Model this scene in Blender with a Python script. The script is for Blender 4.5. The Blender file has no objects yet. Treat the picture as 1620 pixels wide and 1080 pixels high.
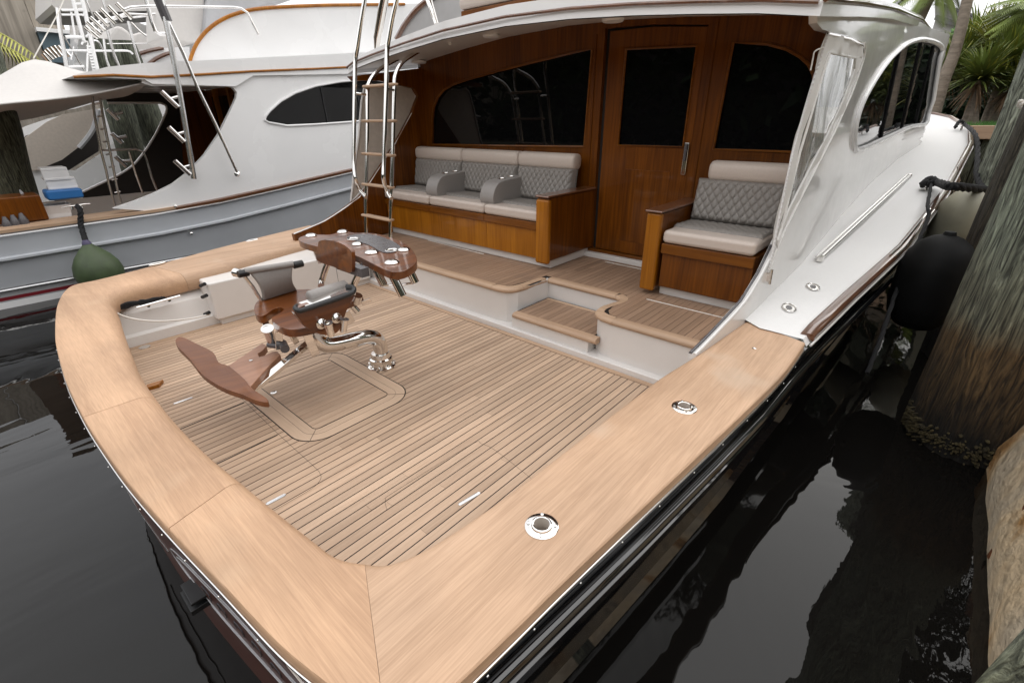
import bpy, bmesh, math, random
from mathutils import Vector, Matrix
from mathutils.geometry import tessellate_polygon
random.seed(7)
S = bpy.context.scene
COL = S.collection
# ------------------------------------------------------------------ camera
CAM = Vector((3.10, 0.0, 1.85)); FPX = 745.0
def _rot():
    a, b, g = (math.radians(v) for v in (-41.5, 25.4, -.5))
    f = Vector((math.sin(a)*math.cos(b), math.cos(a)*math.cos(b), -math.sin(b)))
    r = Vector((math.cos(a), -math.sin(a), 0)); u = r.cross(f)
    return math.cos(g)*r+math.sin(g)*u, -math.sin(g)*r+math.cos(g)*u, f
RX, RU, RF = _rot()
cd = bpy.data.cameras.new('camera'); cam = bpy.data.objects.new('camera', cd); COL.objects.link(cam)
cd.sensor_width = 36; cd.lens = FPX/1620*36; cd.clip_start = .05; cd.clip_end = 2000
cam.matrix_world = Matrix(((RX.x, RU.x, -RF.x, CAM.x), (RX.y, RU.y, -RF.y, CAM.y), (RX.z, RU.z, -RF.z, CAM.z), (0, 0, 0, 1)))
S.camera = cam
# ------------------------------------------------------------------ light
W = bpy.data.worlds.new('World'); S.world = W; W.use_nodes = True
nt = W.node_tree; nt.nodes.clear()
sky = nt.nodes.new('ShaderNodeTexSky'); sky.sky_type = 'NISHITA'; sky.sun_disc = False
sky.sun_elevation = math.radians(55); sky.sun_rotation = math.radians(200); sky.dust_density = 3
hs = nt.nodes.new('ShaderNodeHueSaturation'); hs.inputs['Saturation'].default_value = .08
mx = nt.nodes.new('ShaderNodeMixRGB'); mx.inputs[0].default_value = .72
cn = nt.nodes.new('ShaderNodeTexNoise'); cn.inputs['Scale'].default_value = 1.6; cn.inputs['Detail'].default_value = 4
cr = nt.nodes.new('ShaderNodeValToRGB')
cr.color_ramp.elements[0].position = .3; cr.color_ramp.elements[0].color = (7.6, 7.7, 8.1, 1)
cr.color_ramp.elements[1].position = .7; cr.color_ramp.elements[1].color = (9.8, 9.75, 9.7, 1)
bg = nt.nodes.new('ShaderNodeBackground'); bg.inputs['Strength'].default_value = .115
wo = nt.nodes.new('ShaderNodeOutputWorld')
nt.links.new(sky.outputs[0], hs.inputs['Color']); nt.links.new(hs.outputs[0], mx.inputs[1])
nt.links.new(cn.outputs['Fac'], cr.inputs[0]); nt.links.new(cr.outputs[0], mx.inputs[2])
nt.links.new(mx.outputs[0], bg.inputs[0]); nt.links.new(bg.outputs[0], wo.inputs[0])
sd = bpy.data.lights.new('sun', 'SUN'); sun = bpy.data.objects.new('sun', sd); COL.objects.link(sun)
sd.energy = 1.0; sd.angle = math.radians(85); sd.color = (1, .96, .9)
sun.rotation_euler = (math.radians(35), 0, math.radians(160))
S.view_settings.view_transform = 'Standard'; S.view_settings.look = 'None'
S.view_settings.exposure = 0.72; S.view_settings.gamma = 1; S.view_settings.use_curve_mapping = False

# ------------------------------------------------------------------ helpers
def at(px, py, x=None, y=None, z=None):
    d = RX*((px-810)/FPX) - RU*((py-540)/FPX) + RF
    if x is not None: t = (x-CAM.x)/d.x
    elif y is not None: t = (y-CAM.y)/d.y
    else: t = (z-CAM.z)/d.z
    return CAM + d*t
def V(*a): return Vector(a)
def cat(pts, n=6, closed=False):
    P = [Vector(p) for p in pts]; out = []; L = len(P)
    rng = range(L) if closed else range(L-1)
    for i in rng:
        p1, p2 = P[i], P[(i+1) % L]
        p0 = P[i-1] if (closed or i > 0) else p1*2-p2
        p3 = P[(i+2) % L] if (closed or i < L-2) else p2*2-p1
        for k in range(n):
            t = k/n
            out.append(.5*((2*p1)+(p2-p0)*t+(2*p0-5*p1+4*p2-p3)*t*t+(3*p1-p0-3*p2+p3)*t**3))
    if not closed: out.append(P[-1])
    return out
def interp(x, X, Y):
    if x <= X[0]: return Y[0]
    for i in range(len(X)-1):
        if x <= X[i+1]: return Y[i]+(Y[i+1]-Y[i])*(x-X[i])/(X[i+1]-X[i])
    return Y[-1]
class B:
    def __init__(s): s.v = []; s.f = []
    def add(s, v, f):
        n = len(s.v); s.v += [Vector(p) for p in v]; s.f += [tuple(i+n for i in q) for q in f]; return s
    def box(s, x0, y0, z0, x1, y1, z1):
        return s.add([(x0,y0,z0),(x1,y0,z0),(x1,y1,z0),(x0,y1,z0),(x0,y0,z1),(x1,y0,z1),(x1,y1,z1),(x0,y1,z1)],
                     [(3,2,1,0),(4,5,6,7),(0,1,5,4),(1,2,6,5),(2,3,7,6),(3,0,4,7)])
    def obox(s, c, sx, sy, sz, ax=None, ay=None, az=None):
        c = Vector(c); ax = Vector(ax or (1,0,0)).normalized(); az = Vector(az or (0,0,1)).normalized()
        ay = Vector(ay).normalized() if ay else az.cross(ax).normalized()
        az = ax.cross(ay).normalized()
        vs = [c+ax*(i*sx/2)+ay*(j*sy/2)+az*(k*sz/2) for k in (-1,1) for (i,j) in ((-1,-1),(1,-1),(1,1),(-1,1))]
        return s.add(vs, [(3,2,1,0),(4,5,6,7),(0,1,5,4),(1,2,6,5),(2,3,7,6),(3,0,4,7)])
    def bar(s, a, b, w, h, up=(0,0,1)):
        a = Vector(a); b = Vector(b); d = (b-a)
        u = Vector(up); sd_ = d.cross(u).normalized(); u2 = sd_.cross(d).normalized()
        return s.obox((a+b)/2, d.length, w, h, ax=d, ay=-sd_ if False else sd_)
    def tube(s, pts, r, n=10, closed=False, caps=True):
        P = [Vector(p) for p in pts]; L = len(P)
        R = r if isinstance(r, (list, tuple)) else [r]*L
        T = []
        for i in range(L):
            a = P[i-1] if (i > 0 or closed) else P[i]; b = P[(i+1) % L] if (i < L-1 or closed) else P[i]
            T.append((b-a).normalized() if (b-a).length > 1e-9 else Vector((0,0,1)))
        u = T[0].orthogonal().normalized(); vs = []
        for i in range(L):
            u = (u-T[i]*u.dot(T[i])); u = u.normalized() if u.length > 1e-6 else T[i].orthogonal().normalized()
            w = T[i].cross(u)
            vs += [P[i]+(u*math.cos(2*math.pi*k/n)+w*math.sin(2*math.pi*k/n))*R[i] for k in range(n)]
        f = []
        for i in range(L if closed else L-1):
            j = (i+1) % L
            for k in range(n):
                f.append((i*n+k, i*n+(k+1) % n, j*n+(k+1) % n, j*n+k))
        if caps and not closed:
            f.append(tuple(range(n))[::-1]); f.append(tuple((L-1)*n+k for k in range(n)))
        return s.add(vs, f)
    def loft(s, rings, closed=True, caps=False):
        n = len(rings[0]); vs = [p for r in rings for p in r]; f = []
        for i in range(len(rings)-1):
            for k in range(n if closed else n-1):
                f.append((i*n+k, i*n+(k+1) % n, (i+1)*n+(k+1) % n, (i+1)*n+k))
        if caps:
            f.append(tuple(range(n))[::-1]); f.append(tuple((len(rings)-1)*n+k for k in range(n)))
        return s.add(vs, f)
    def prism(s, poly, w0, w1, fn, holes=()):
        """2-D outline (u,v) with holes, extruded w0..w1, mapped by fn(u,v,w)"""
        loops = [list(poly)]+[list(h) for h in holes]
        flat = [p for l in loops for p in l]
        tris = tessellate_polygon([[Vector((p[0], p[1], 0)) for p in l] for l in loops])
        n = len(flat); vs = [fn(p[0], p[1], w0) for p in flat]+[fn(p[0], p[1], w1) for p in flat]
        f = [tuple(t) for t in tris]+[tuple(i+n for i in reversed(t)) for t in tris]
        o = 0
        for l in loops:
            m = len(l)
            for i in range(m): f.append((o+i, o+(i+1) % m, o+(i+1) % m+n, o+i+n))
            o += m
        return s.add(vs, f)
    def lathe(s, c, axis, prof, n=20, closed=False):
        c = Vector(c); a = Vector(axis).normalized(); u = a.orthogonal().normalized(); w = a.cross(u)
        rings = [[c+a*h+(u*math.cos(2*math.pi*k/n)+w*math.sin(2*math.pi*k/n))*max(r, 1e-4) for k in range(n)] for r, h in prof]
        return s.loft(rings, True, not closed)
    def build(s, name, mat, parent=None, smooth=35, bevel=0, seg=2, kind=None, label=None, cat_=None, group=None, origin=None):
        me = bpy.data.meshes.new(name)
        if parent is not None:
            r = parent
            while r.parent: r = r.parent
            o = r.location.copy()
        elif origin is not None: o = Vector(origin)
        else:
            xs = [p.x for p in s.v]; ys = [p.y for p in s.v]; zs_ = [p.z for p in s.v]
            o = Vector(((min(xs)+max(xs))/2, (min(ys)+max(ys))/2, min(zs_)))
        me.from_pydata([p-o for p in s.v], [], s.f); me.materials.append(mat)
        bm = bmesh.new(); bm.from_mesh(me); bmesh.ops.recalc_face_normals(bm, faces=bm.faces); bm.to_mesh(me); bm.free()
        ob = bpy.data.objects.new(name, me); COL.objects.link(ob)
        if parent is not None: ob.parent = parent
        else: ob.location = o
        if smooth:
            me.polygons.foreach_set('use_smooth', [True]*len(me.polygons)); me.set_sharp_from_angle(angle=math.radians(smooth))
        if bevel:
            m = ob.modifiers.new('b', 'BEVEL'); m.width = bevel; m.segments = seg; m.limit_method = 'ANGLE'; m.angle_limit = math.radians(40)
            if smooth: m.harden_normals = True
        if kind: ob['kind'] = kind
        if label: ob['label'] = label
        if cat_: ob['category'] = cat_
        if group: ob['group'] = group
        return ob
def thing(name, label, cat_, loc, group=None):
    o = bpy.data.objects.new(name, None); COL.objects.link(o); o.location = loc; o.empty_display_size = .1
    o['label'] = label; o['category'] = cat_
    if group: o['group'] = group
    return o
def copy_tree(o, loc=None, label=None, rz=0, scale=None):
    c = o.copy(); COL.objects.link(c)
    if loc is not None: c.location = loc
    if rz: c.rotation_euler.z = rz
    if scale: c.scale = scale
    if label: c['label'] = label
    for ch in list(o.children):
        d = copy_tree(ch); d.parent = c
    return c
XY = lambda u, v, w: Vector((u, v, w))
XZ = lambda u, v, w: Vector((u, w, v))
YZ = lambda u, v, w: Vector((w, u, v))

# ------------------------------------------------------------------ materials
def newmat(name):
    m = bpy.data.materials.new(name); m.use_nodes = True
    return m, m.node_tree, m.node_tree.nodes['Principled BSDF']
def lnk(t, a, b): t.links.new(a, b)
def paint(name, col, rough=.3, coat=0., metal=0., var=.06, bump=0., scale=6, spec=.5, rv=.08):
    m, t, p = newmat(name)
    tc = t.nodes.new('ShaderNodeTexCoord'); nz = t.nodes.new('ShaderNodeTexNoise')
    nz.inputs['Scale'].default_value = scale; nz.inputs['Detail'].default_value = 6
    lnk(t, tc.outputs['Object'], nz.inputs['Vector'])
    rp = t.nodes.new('ShaderNodeValToRGB'); c = Vector(col[:3])
    rp.color_ramp.elements[0].color = (*(c*(1-var)), 1); rp.color_ramp.elements[1].color = (*(c*(1+var)), 1)
    rp.color_ramp.elements[0].position = .3; rp.color_ramp.elements[1].position = .7
    lnk(t, nz.outputs['Fac'], rp.inputs[0]); lnk(t, rp.outputs[0], p.inputs['Base Color'])
    mr = t.nodes.new('ShaderNodeMapRange'); mr.inputs[3].default_value = max(.02, rough-rv*rough*2); mr.inputs[4].default_value = rough+rv
    lnk(t, nz.outputs['Fac'], mr.inputs[0]); lnk(t, mr.outputs[0], p.inputs['Roughness'])
    p.inputs['Metallic'].default_value = metal; p.inputs['Coat Weight'].default_value = coat; p.inputs['Coat Roughness'].default_value = .04
    p.inputs['Specular IOR Level'].default_value = spec
    if bump:
        b = t.nodes.new('ShaderNodeBump'); b.inputs['Strength'].default_value = bump; b.inputs['Distance'].default_value = .01
        n2 = t.nodes.new('ShaderNodeTexNoise'); n2.inputs['Scale'].default_value = scale*6; n2.inputs['Detail'].default_value = 4
        lnk(t, tc.outputs['Object'], n2.inputs['Vector']); lnk(t, n2.outputs['Fac'], b.inputs['Height']); lnk(t, b.outputs[0], p.inputs['Normal'])
    return m
def wood(name, c1, c2, axis='y', rough=.6, coat=0., fine=70, stretch=.04, big=1.6, rnd=.12, bump=.15, stain=0., dark=(.1,.06,.03), rings=.0, mot=.1):
    m, t, p = newmat(name); N = t.nodes.new
    tc = N('ShaderNodeTexCoord'); oi = N('ShaderNodeObjectInfo')
    mp = N('ShaderNodeMapping'); sc = [1, 1, 1]; sc['xyz'.index(axis)] = stretch; mp.inputs['Scale'].default_value = sc
    ad = N('ShaderNodeVectorMath'); ad.operation = 'MULTIPLY_ADD'; ad.inputs[1].default_value = (37, 19, 23)
    cb = N('ShaderNodeCombineXYZ'); [lnk(t, oi.outputs['Random'], cb.inputs[i]) for i in range(3)]
    lnk(t, cb.outputs[0], ad.inputs[0]); lnk(t, tc.outputs['Object'], ad.inputs[2]); lnk(t, ad.outputs[0], mp.inputs[0])
    n1 = N('ShaderNodeTexNoise'); n1.inputs['Scale'].default_value = fine; n1.inputs['Detail'].default_value = 8; n1.inputs['Distortion'].default_value = .4
    n2 = N('ShaderNodeTexNoise'); n2.inputs['Scale'].default_value = big*4; n2.inputs['Detail'].default_value = 4; n2.inputs['Distortion'].default_value = 1.2
    n3 = N('ShaderNodeTexNoise'); n3.inputs['Scale'].default_value = big; n3.inputs['Detail'].default_value = 5
    lnk(t, mp.outputs[0], n1.inputs['Vector']); lnk(t, mp.outputs[0], n2.inputs['Vector']); lnk(t, tc.outputs['Object'], n3.inputs['Vector'])
    # growth rings from the banded noise
    fr = N('ShaderNodeMath'); fr.operation = 'MULTIPLY'; fr.inputs[1].default_value = 9.; lnk(t, n2.outputs['Fac'], fr.inputs[0])
    sn = N('ShaderNodeMath'); sn.operation = 'SINE'; m2 = N('ShaderNodeMath'); m2.operation = 'MULTIPLY'; m2.inputs[1].default_value = 6.28
    lnk(t, fr.outputs[0], m2.inputs[0]); lnk(t, m2.outputs[0], sn.inputs[0])
    f1 = N('ShaderNodeMath'); f1.operation = 'MULTIPLY'; f1.inputs[1].default_value = rings; lnk(t, sn.outputs[0], f1.inputs[0])
    s1 = N('ShaderNodeMath'); s1.operation = 'ADD'; lnk(t, n1.outputs['Fac'], s1.inputs[0]); lnk(t, f1.outputs[0], s1.inputs[1])
    s2 = N('ShaderNodeMath'); s2.operation = 'ADD'; lnk(t, s1.outputs[0], s2.inputs[0])
    s3 = N('ShaderNodeMath'); s3.operation = 'MULTIPLY_ADD'; s3.inputs[1].default_value = 1.1; s3.inputs[2].default_value = -.55
    lnk(t, n2.outputs['Fac'], s3.inputs[0]); lnk(t, s3.outputs[0], s2.inputs[1])
    rp = N('ShaderNodeValToRGB'); rp.color_ramp.elements[0].position = .2; rp.color_ramp.elements[1].position = .8
    rp.color_ramp.elements[0].color = (*c1, 1); rp.color_ramp.elements[1].color = (*c2, 1); lnk(t, s2.outputs[0], rp.inputs[0])
    # per-piece and large-scale tone
    mr = N('ShaderNodeMapRange'); mr.inputs[3].default_value = 1-rnd; mr.inputs[4].default_value = 1+rnd; lnk(t, oi.outputs['Random'], mr.inputs[0])
    m3 = N('ShaderNodeMapRange'); m3.inputs[1].default_value = .3; m3.inputs[2].default_value = .7; m3.inputs[3].default_value = 1-mot; m3.inputs[4].default_value = 1+mot; lnk(t, n3.outputs['Fac'], m3.inputs[0])
    mm = N('ShaderNodeMath'); mm.operation = 'MULTIPLY'; lnk(t, mr.outputs[0], mm.inputs[0]); lnk(t, m3.outputs[0], mm.inputs[1])
    vs = N('ShaderNodeVectorMath'); vs.operation = 'SCALE'; lnk(t, rp.outputs[0], vs.inputs[0]); lnk(t, mm.outputs[0], vs.inputs['Scale'])
    out = vs.outputs[0]
    if stain:
        n4 = N('ShaderNodeTexNoise'); n4.inputs['Scale'].default_value = 2.2; n4.inputs['Detail'].default_value = 3
        r4 = N('ShaderNodeValToRGB'); r4.color_ramp.elements[0].position = .62; r4.color_ramp.elements[1].position = .78
        r4.color_ramp.elements[0].color = (0,0,0,1); r4.color_ramp.elements[1].color = (stain,)*3+(1,)
        lnk(t, tc.outputs['Object'], n4.inputs['Vector']); lnk(t, n4.outputs['Fac'], r4.inputs[0])
        mi = N('ShaderNodeMixRGB'); mi.inputs[2].default_value = (*dark, 1); lnk(t, r4.outputs[0], mi.inputs[0]); lnk(t, out, mi.inputs[1]); out = mi.outputs[0]
    lnk(t, out, p.inputs['Base Color'])
    p.inputs['Roughness'].default_value = rough; p.inputs['Coat Weight'].default_value = coat; p.inputs['Coat Roughness'].default_value = .05
    if bump:
        b = N('ShaderNodeBump'); b.inputs['Strength'].default_value = bump; b.inputs['Distance'].default_value = .004
        lnk(t, n1.outputs['Fac'], b.inputs['Height']); lnk(t, b.outputs[0], p.inputs['Normal'])
    return m
M = {}
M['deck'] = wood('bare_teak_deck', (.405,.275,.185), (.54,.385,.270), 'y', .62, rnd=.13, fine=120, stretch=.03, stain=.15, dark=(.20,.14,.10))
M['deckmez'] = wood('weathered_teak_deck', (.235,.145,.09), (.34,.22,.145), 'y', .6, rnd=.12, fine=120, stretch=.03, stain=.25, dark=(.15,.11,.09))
M['boardx'] = wood('bare_teak_board', mot=.17, c1=(.405,.243,.143), c2=(.57,.362,.222), axis='x', rough=.55, rnd=.03, stretch=.035, fine=190, big=1.3, rings=.04, bump=.15, stain=.35, dark=(.56,.40,.27))
M['boardy'] = wood('bare_teak_board_long', c1=(.395,.248,.152), c2=(.56,.372,.245), axis='y', rough=.55, mot=.16, rnd=.03, stretch=.03, fine=190, big=1.5, rings=.03, bump=.15, stain=.5, dark=(.58,.46,.355))
M['trim'] = wood('bare_teak_trim', (.36,.235,.15), (.49,.335,.222), 'x', .55, rnd=.05)
M['trimy'] = wood('bare_teak_trim_long', (.36,.235,.15), (.49,.335,.222), 'y', .55, rnd=.05)
M['frm'] = wood('pale_hatch_frame', (.46,.32,.22), (.57,.415,.295), 'x', .6, rnd=.04, fine=120, stretch=.03)
M['frmy'] = wood('pale_hatch_frame_long', (.46,.32,.22), (.57,.415,.295), 'y', .6, rnd=.04, fine=120, stretch=.03)
M['var'] = wood('varnished_teak', (.072,.0185,.0006), (.170,.050,.0020), 'z', .4, coat=.3, rnd=.06, fine=45, bump=.0, rings=.05)
M['varlt'] = wood('varnished_teak_light', (.23,.075,.0035), (.38,.140,.008), 'z', .4, coat=.3, rnd=.12, fine=45, bump=.0, rings=.05)
M['varx'] = wood('varnished_teak_cross', (.105,.030,.0015), (.21,.068,.004), 'x', .4, coat=.3, rnd=.06, fine=45, bump=.0, rings=.05)
M['transom'] = wood('dark_varnished_transom', (.075,.022,.014), (.12,.038,.024), 'x', .4, coat=.25, rnd=0, fine=45, bump=0)
M['vary'] = wood('varnished_teak_long', (.09,.033,.013), (.17,.068,.03), 'y', .3, coat=1., rnd=.06, fine=45, bump=.0, rings=.05)
M['chairw'] = wood('varnished_chair_teak', (.065,.014,.0008), (.20,.055,.004), 'y', .35, coat=.6, rnd=.05, fine=24, bump=0, rings=.03)
M['footw'] = wood('satin_footrest_teak', (.105,.030,.007), (.18,.060,.016), 'y', .5, coat=.15, rnd=.04, fine=40, bump=0)
M['neckw'] = wood('pale_footrest_teak', (.24,.115,.065), (.34,.17,.10), 'y', .45, coat=.2, rnd=.02, fine=40, bump=0)
M['gel'] = paint('white_gelcoat', (.69,.675,.655), .16, coat=.4, var=.02)
M['gelm'] = paint('cream_gelcoat', (.68,.65,.62), .32, coat=.15, var=.02)
M['nonskid'] = paint('white_nonskid', (.80,.79,.775), .5, var=.02, bump=.12, scale=40)
M['hull'] = paint('black_hull', (.004,.004,.005), .04, coat=1., var=.1, rv=.0)
M['blue'] = paint('blue_grey_hull', (.53,.55,.58), .13, coat=.7, var=.05, scale=1.5)
M['white'] = paint('white_boat_paint', (.86,.855,.85), .25, coat=.4, var=.03, scale=1.2)
M['chrome'] = paint('polished_steel', (.78,.76,.73), .06, metal=1., var=.03, rv=.03)
M['alu'] = paint('brushed_aluminium', (.72,.71,.70), .22, metal=1., var=.04)
M['black'] = paint('black_rubber', (.012,.012,.013), .45, var=.2)
M['caulk'] = paint('black_caulk', (.010,.008,.007), .6, var=.1)
M['glass'] = paint('tinted_window', (.004,.004,.0045), .015, var=.0, rv=0, spec=.5)
M['vcream'] = paint('cream_vinyl', (.55,.47,.41), .42, var=.03, bump=.08, scale=60)
M['vgrey'] = paint('grey_vinyl', (.235,.215,.195), .45, var=.04, bump=.08, scale=60)
M['vgreyl'] = paint('grey_vinyl_light', (.27,.25,.235), .45, var=.04, bump=.08, scale=60)
M['canvas'] = paint('beige_canvas', (.50,.44,.38), .85, var=.06, bump=.2, scale=20)
M['border'] = paint('white_canvas', (.78,.765,.74), .7, var=.03, bump=.1, scale=20)
M['awning'] = paint('white_awning', (.58,.555,.53), .8, var=.03, bump=.1, scale=20)
M['covergrey'] = paint('grey_cover', (.42,.42,.43), .7, var=.08, bump=.3, scale=5)
M['red'] = paint('red_boot_stripe', (.25,.02,.03), .3, var=.05)
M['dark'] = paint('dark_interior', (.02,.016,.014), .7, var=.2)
M['fend'] = paint('dull_black_vinyl', (.006,.006,.006), .6, var=.3, spec=.15)
M['smoke'] = paint('smoked_plate', (.09,.085,.09), .25, var=.05)
M['rope'] = paint('black_rope', (.004,.004,.005), .8, var=.3, bump=.8, scale=30)
M['linen'] = paint('white_rope', (.72,.69,.64), .8, var=.1)
M['plastic'] = paint('white_plastic', (.72,.71,.70), .4, var=.05)
M['bluep'] = paint('blue_plastic', (.02,.13,.36), .4, var=.1)

for k_ in ('var','varlt','varx'): M[k_].node_tree.nodes['Principled BSDF'].inputs['Specular IOR Level'].default_value = .2
# ================================================================== THE BOAT
boat = thing('sport_fishing_boat', 'large black-hulled sport fishing boat seen over its open teak cockpit and stern', 'boat', (0, 1.5, -.55))
WATER = -.55
# ---- sole: caulk bed, planks, hatches
sole = B().box(-2.0, .30, -.03, 2.2, 3.06, -.0022).build('cockpit_deck', M['caulk'], boat, smooth=0)
HX0, HX1, HY0, HY1, HR = -.5774, .5706, .915, 1.775, .19
def hatch_out(x):
    """y-interval taken out of a plank at x by the rounded hatch frame"""
    if x <= HX0 or x >= HX1: return None
    d = min(x-HX0, HX1-x)
    k = 0 if d >= HR else HR-math.sqrt(max(0, HR*HR-(HR-d)**2))
    return HY0+k, HY1-k
PW = .0574; x = -1.955; ci = 0; GAP = .0068
def plank(x0, x1, a0, a1, b0, b1, z, par, mat, th=.012):
    """plank between x0,x1; aft end y=a0 (at x0) a1 (at x1), forward end b0,b1"""
    b = B(); b.add([(x0,a0,z-th),(x1,a1,z-th),(x1,b1,z-th),(x0,b0,z-th),(x0,a0,z),(x1,a1,z),(x1,b1,z),(x0,b0,z)],
                   [(3,2,1,0),(4,5,6,7),(0,1,5,4),(1,2,6,5),(2,3,7,6),(3,0,4,7)])
    return b.build('plank', mat, par, smooth=0)
FWD = 2.985
def soleaft(x): return .36 + .06*(x/2)**2
while x < 2.1:
    x0, x1 = x+GAP/2, x+PW-GAP/2
    if x > 2.06: x1 = 2.14
    if x < -1.96: x0 = -1.95
    zz = random.uniform(-.0003, .0003)
    i0, i1 = hatch_out(x0), hatch_out(x1)
    ya = soleaft(x0)
    if i0 or i1:
        i0 = i0 or ((HY0+HY1)/2-.30,)*1+((HY0+HY1)/2+.30,); i1 = i1 or i0
        if x0 <= HX0: i0 = (HY0+HR, HY1-HR)
        if x1 >= HX1: i1 = (HY0+HR, HY1-HR)
        plank(x0, x1, ya, ya, i0[0]-.003, i1[0]-.003, zz, sole, M['deck'])
        plank(x0, x1, i0[1]+.003, i1[1]+.003, FWD, FWD, zz, sole, M['deck'])
    else:
        cut = random.uniform(.8, 2.6)
        if random.random() < .75:
            plank(x0, x1, ya, ya, cut, cut, zz, sole, M['deck']); plank(x0, x1, cut+.0012, cut+.0012, FWD, FWD, zz, sole, M['deck'])
        else: plank(x0, x1, ya, ya, FWD, FWD, zz, sole, M['deck'])
    x += PW
def rrect(x0, y0, x1, y1, r, n=8):
    P = []
    for cx, cy, a in ((x1-r, y0+r, -90), (x1-r, y1-r, 0), (x0+r, y1-r, 90), (x0+r, y0+r, 180)):
        for k in range(n+1):
            t = math.radians(a+90*k/n); P.append((cx+r*math.cos(t), cy+r*math.sin(t)))
    return P
# hatch: frame of four mitred teak pieces, planked lid
hatch = B().prism(rrect(HX0+.003, HY0+.003, HX1-.003, HY1-.003, HR), -.012, -.0015, XY).build('fish_box_hatch', M['caulk'], boat, smooth=0)
IN = rrect(HX0+.135, HY0+.135, HX1-.135, HY1-.135, .045); OUT = rrect(HX0+.004, HY0+.004, HX1-.004, HY1-.004, HR)
n8 = 9
for q in range(4):
    # piece from mid of corner q to mid of corner q+1
    idx = [(q*n8+4+k) % 36 for k in range(10)]
    o = [OUT[i] for i in idx]; i_ = [IN[i] for i in idx]
    poly = o+i_[::-1]
    b = B().prism(poly, -.011, .002, XY)
    b.build('frame_piece', M['frm'] if q in (1, 3) else M['frmy'], hatch, smooth=0)
mid = rrect(HX0+.075, HY0+.075, HX1-.075, HY1-.075, .11)
B().tube([V(p[0], p[1], .0017) for p in mid], .0011, 4, closed=True).build('inlay_seam', M['caulk'], hatch, smooth=0)
B().tube([V(p[0], p[1], .0012) for p in rrect(HX0, HY0, HX1, HY1, HR, 10)], .0028, 4, closed=True).build('outer_seam', M['caulk'], hatch, smooth=0)
B().tube([V(p[0], p[1], .0015) for p in rrect(HX0+.1375, HY0+.1375, HX1-.1375, HY1-.1375, .045)], .0025, 4, closed=True).build('inner_seam', M['caulk'], hatch, smooth=0)
for q in range(4):
    a_, b_ = OUT[q*9+4], IN[q*9+4]; B().tube([V(a_[0], a_[1], .0018), V(b_[0], b_[1], .0018)], .002, 4).build('mitre_seam', M['caulk'], hatch, smooth=0)
x = HX0+.14
while x < HX1-.15:
    x1 = min(x+.0574, HX1-.14)
    plank(x+.0015, x1-.0015, HY0+.141, HY0+.141, HY1-.141, HY1-.141, .001, hatch, M['deck']); x += .0574
B().lathe(at(433,621,z=.001), (0,0,1), [(.022,0),(.022,.004),(.012,.005),(.011,.001),(.001,.001)], 16).build('hatch_latch', M['chrome'], hatch)
# margin plank at the mezzanine foot and round the port side
B().box(-1.99, 2.99, -.012, 2.14, 3.042, .004).build('margin_plank', M['trim'], sole, bevel=.002)
B().box(-2.02, .55, -.012, -1.958, 3.04, .001).build('margin_plank', M['trimy'], sole, bevel=.002)
# thin hatch seams cut into the planking
def seam(pts, par=sole, r=.0011, name='hatch_seam'):
    return B().tube([V(p[0], p[1], .0004) for p in pts], r, 4).build(name, M['caulk'], par, smooth=0)
seam(cat([at(*p, z=0) for p in ((378,626),(440,686),(495,736),(506,748),(507,758),(494,772),(455,795),(420,815))], 5))
seam(cat([at(*p, z=0) for p in ((612,806),(610,790),(625,777),(745,703),(762,702),(785,713),(840,756))], 5), r=.0008)
seam([at(285,679,z=0), at(386,637,z=0)], r=.004, name='drain_slot')
seam([at(343,734,z=0), at(439,688,z=0)], r=.004, name='drain_slot')
def pull(a, b, w=.009):
    p0, p1 = at(*a, z=.001), at(*b, z=.001); pts = []
    d = (p1-p0).normalized(); s_ = V(-d.y, d.x, 0)
    o = [];
    for k in range(9):
        t = math.pi*k/8; o.append(p1+d*(w*math.sin(t))+s_*(w*math.cos(t)))
    for k in range(9):
        t = math.pi*k/8; o.append(p0-d*(w*math.sin(t))-s_*(w*math.cos(t)))
    B().tube(o+[o[0]], .0025, 6).prism([(p.x, p.y) for p in o], -.002, .0025, XY).build('flush_pull', M['alu'], sole)
pull((728,797),(757,780)); pull((424,796),(449,783)); pull((303,629),(276,638), .006)
pull((403,492+60-1),(417,545), .004)
B().lathe(at(229,549,z=.002), (0,0,1), [(.045,0),(.045,.004),(.03,.006),(.001,.006)], 20).build('deck_drain', M['chrome'], boat)
# ---- covering boards (bare teak, rounded inner edge), cut into the joined pieces of the photograph
PAIRS = [((2.70,3.36),(2.27,3.52)),((2.70,2.83),(2.21,2.75)),((2.66,2.3),(2.165,2.33)),((2.61,1.74),(2.145,1.83)),((2.56,1.2),(2.125,1.21)),
 ((2.53,.86),(2.105,.90)),((2.512,.62),(2.075,.68)),((2.49,.40),(2.03,.565)),((2.45,.262),(1.965,.512)),((2.25,.225),(1.87,.462)),((2.03,.185),(1.72,.445)),
 ((1.68,.15),(1.47,.425)),((1.31,.112),(1.22,.405)),((.88,.077),(.87,.375)),((.48,.060),(.49,.362)),((.15,.054),(.15,.365)),((-.3,.06),(-.3,.385)),
 ((-.65,.078),(-.63,.42)),((-1.1,.112),(-1.02,.465)),((-1.44,.152),(-1.33,.505)),((-1.85,.21),(-1.62,.545)),((-2.15,.265),(-1.88,.575)),((-2.45,.345),(-2.06,.64)),((-2.62,.44),(-2.16,.75)),
 ((-2.63,.60),(-2.17,.88)),((-2.68,.86),(-2.155,1.05)),((-2.77,1.2),(-2.155,1.28)),((-2.93,1.67),(-2.19,1.6)),((-3.05,2.05),(-2.28,1.95)),((-3.17,2.4),(-2.40,2.4)),((-3.36,3.1),(-2.52,3.0))]
def zt(y): return .5+.018*min(1.5, max(0, y-.2))
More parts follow.
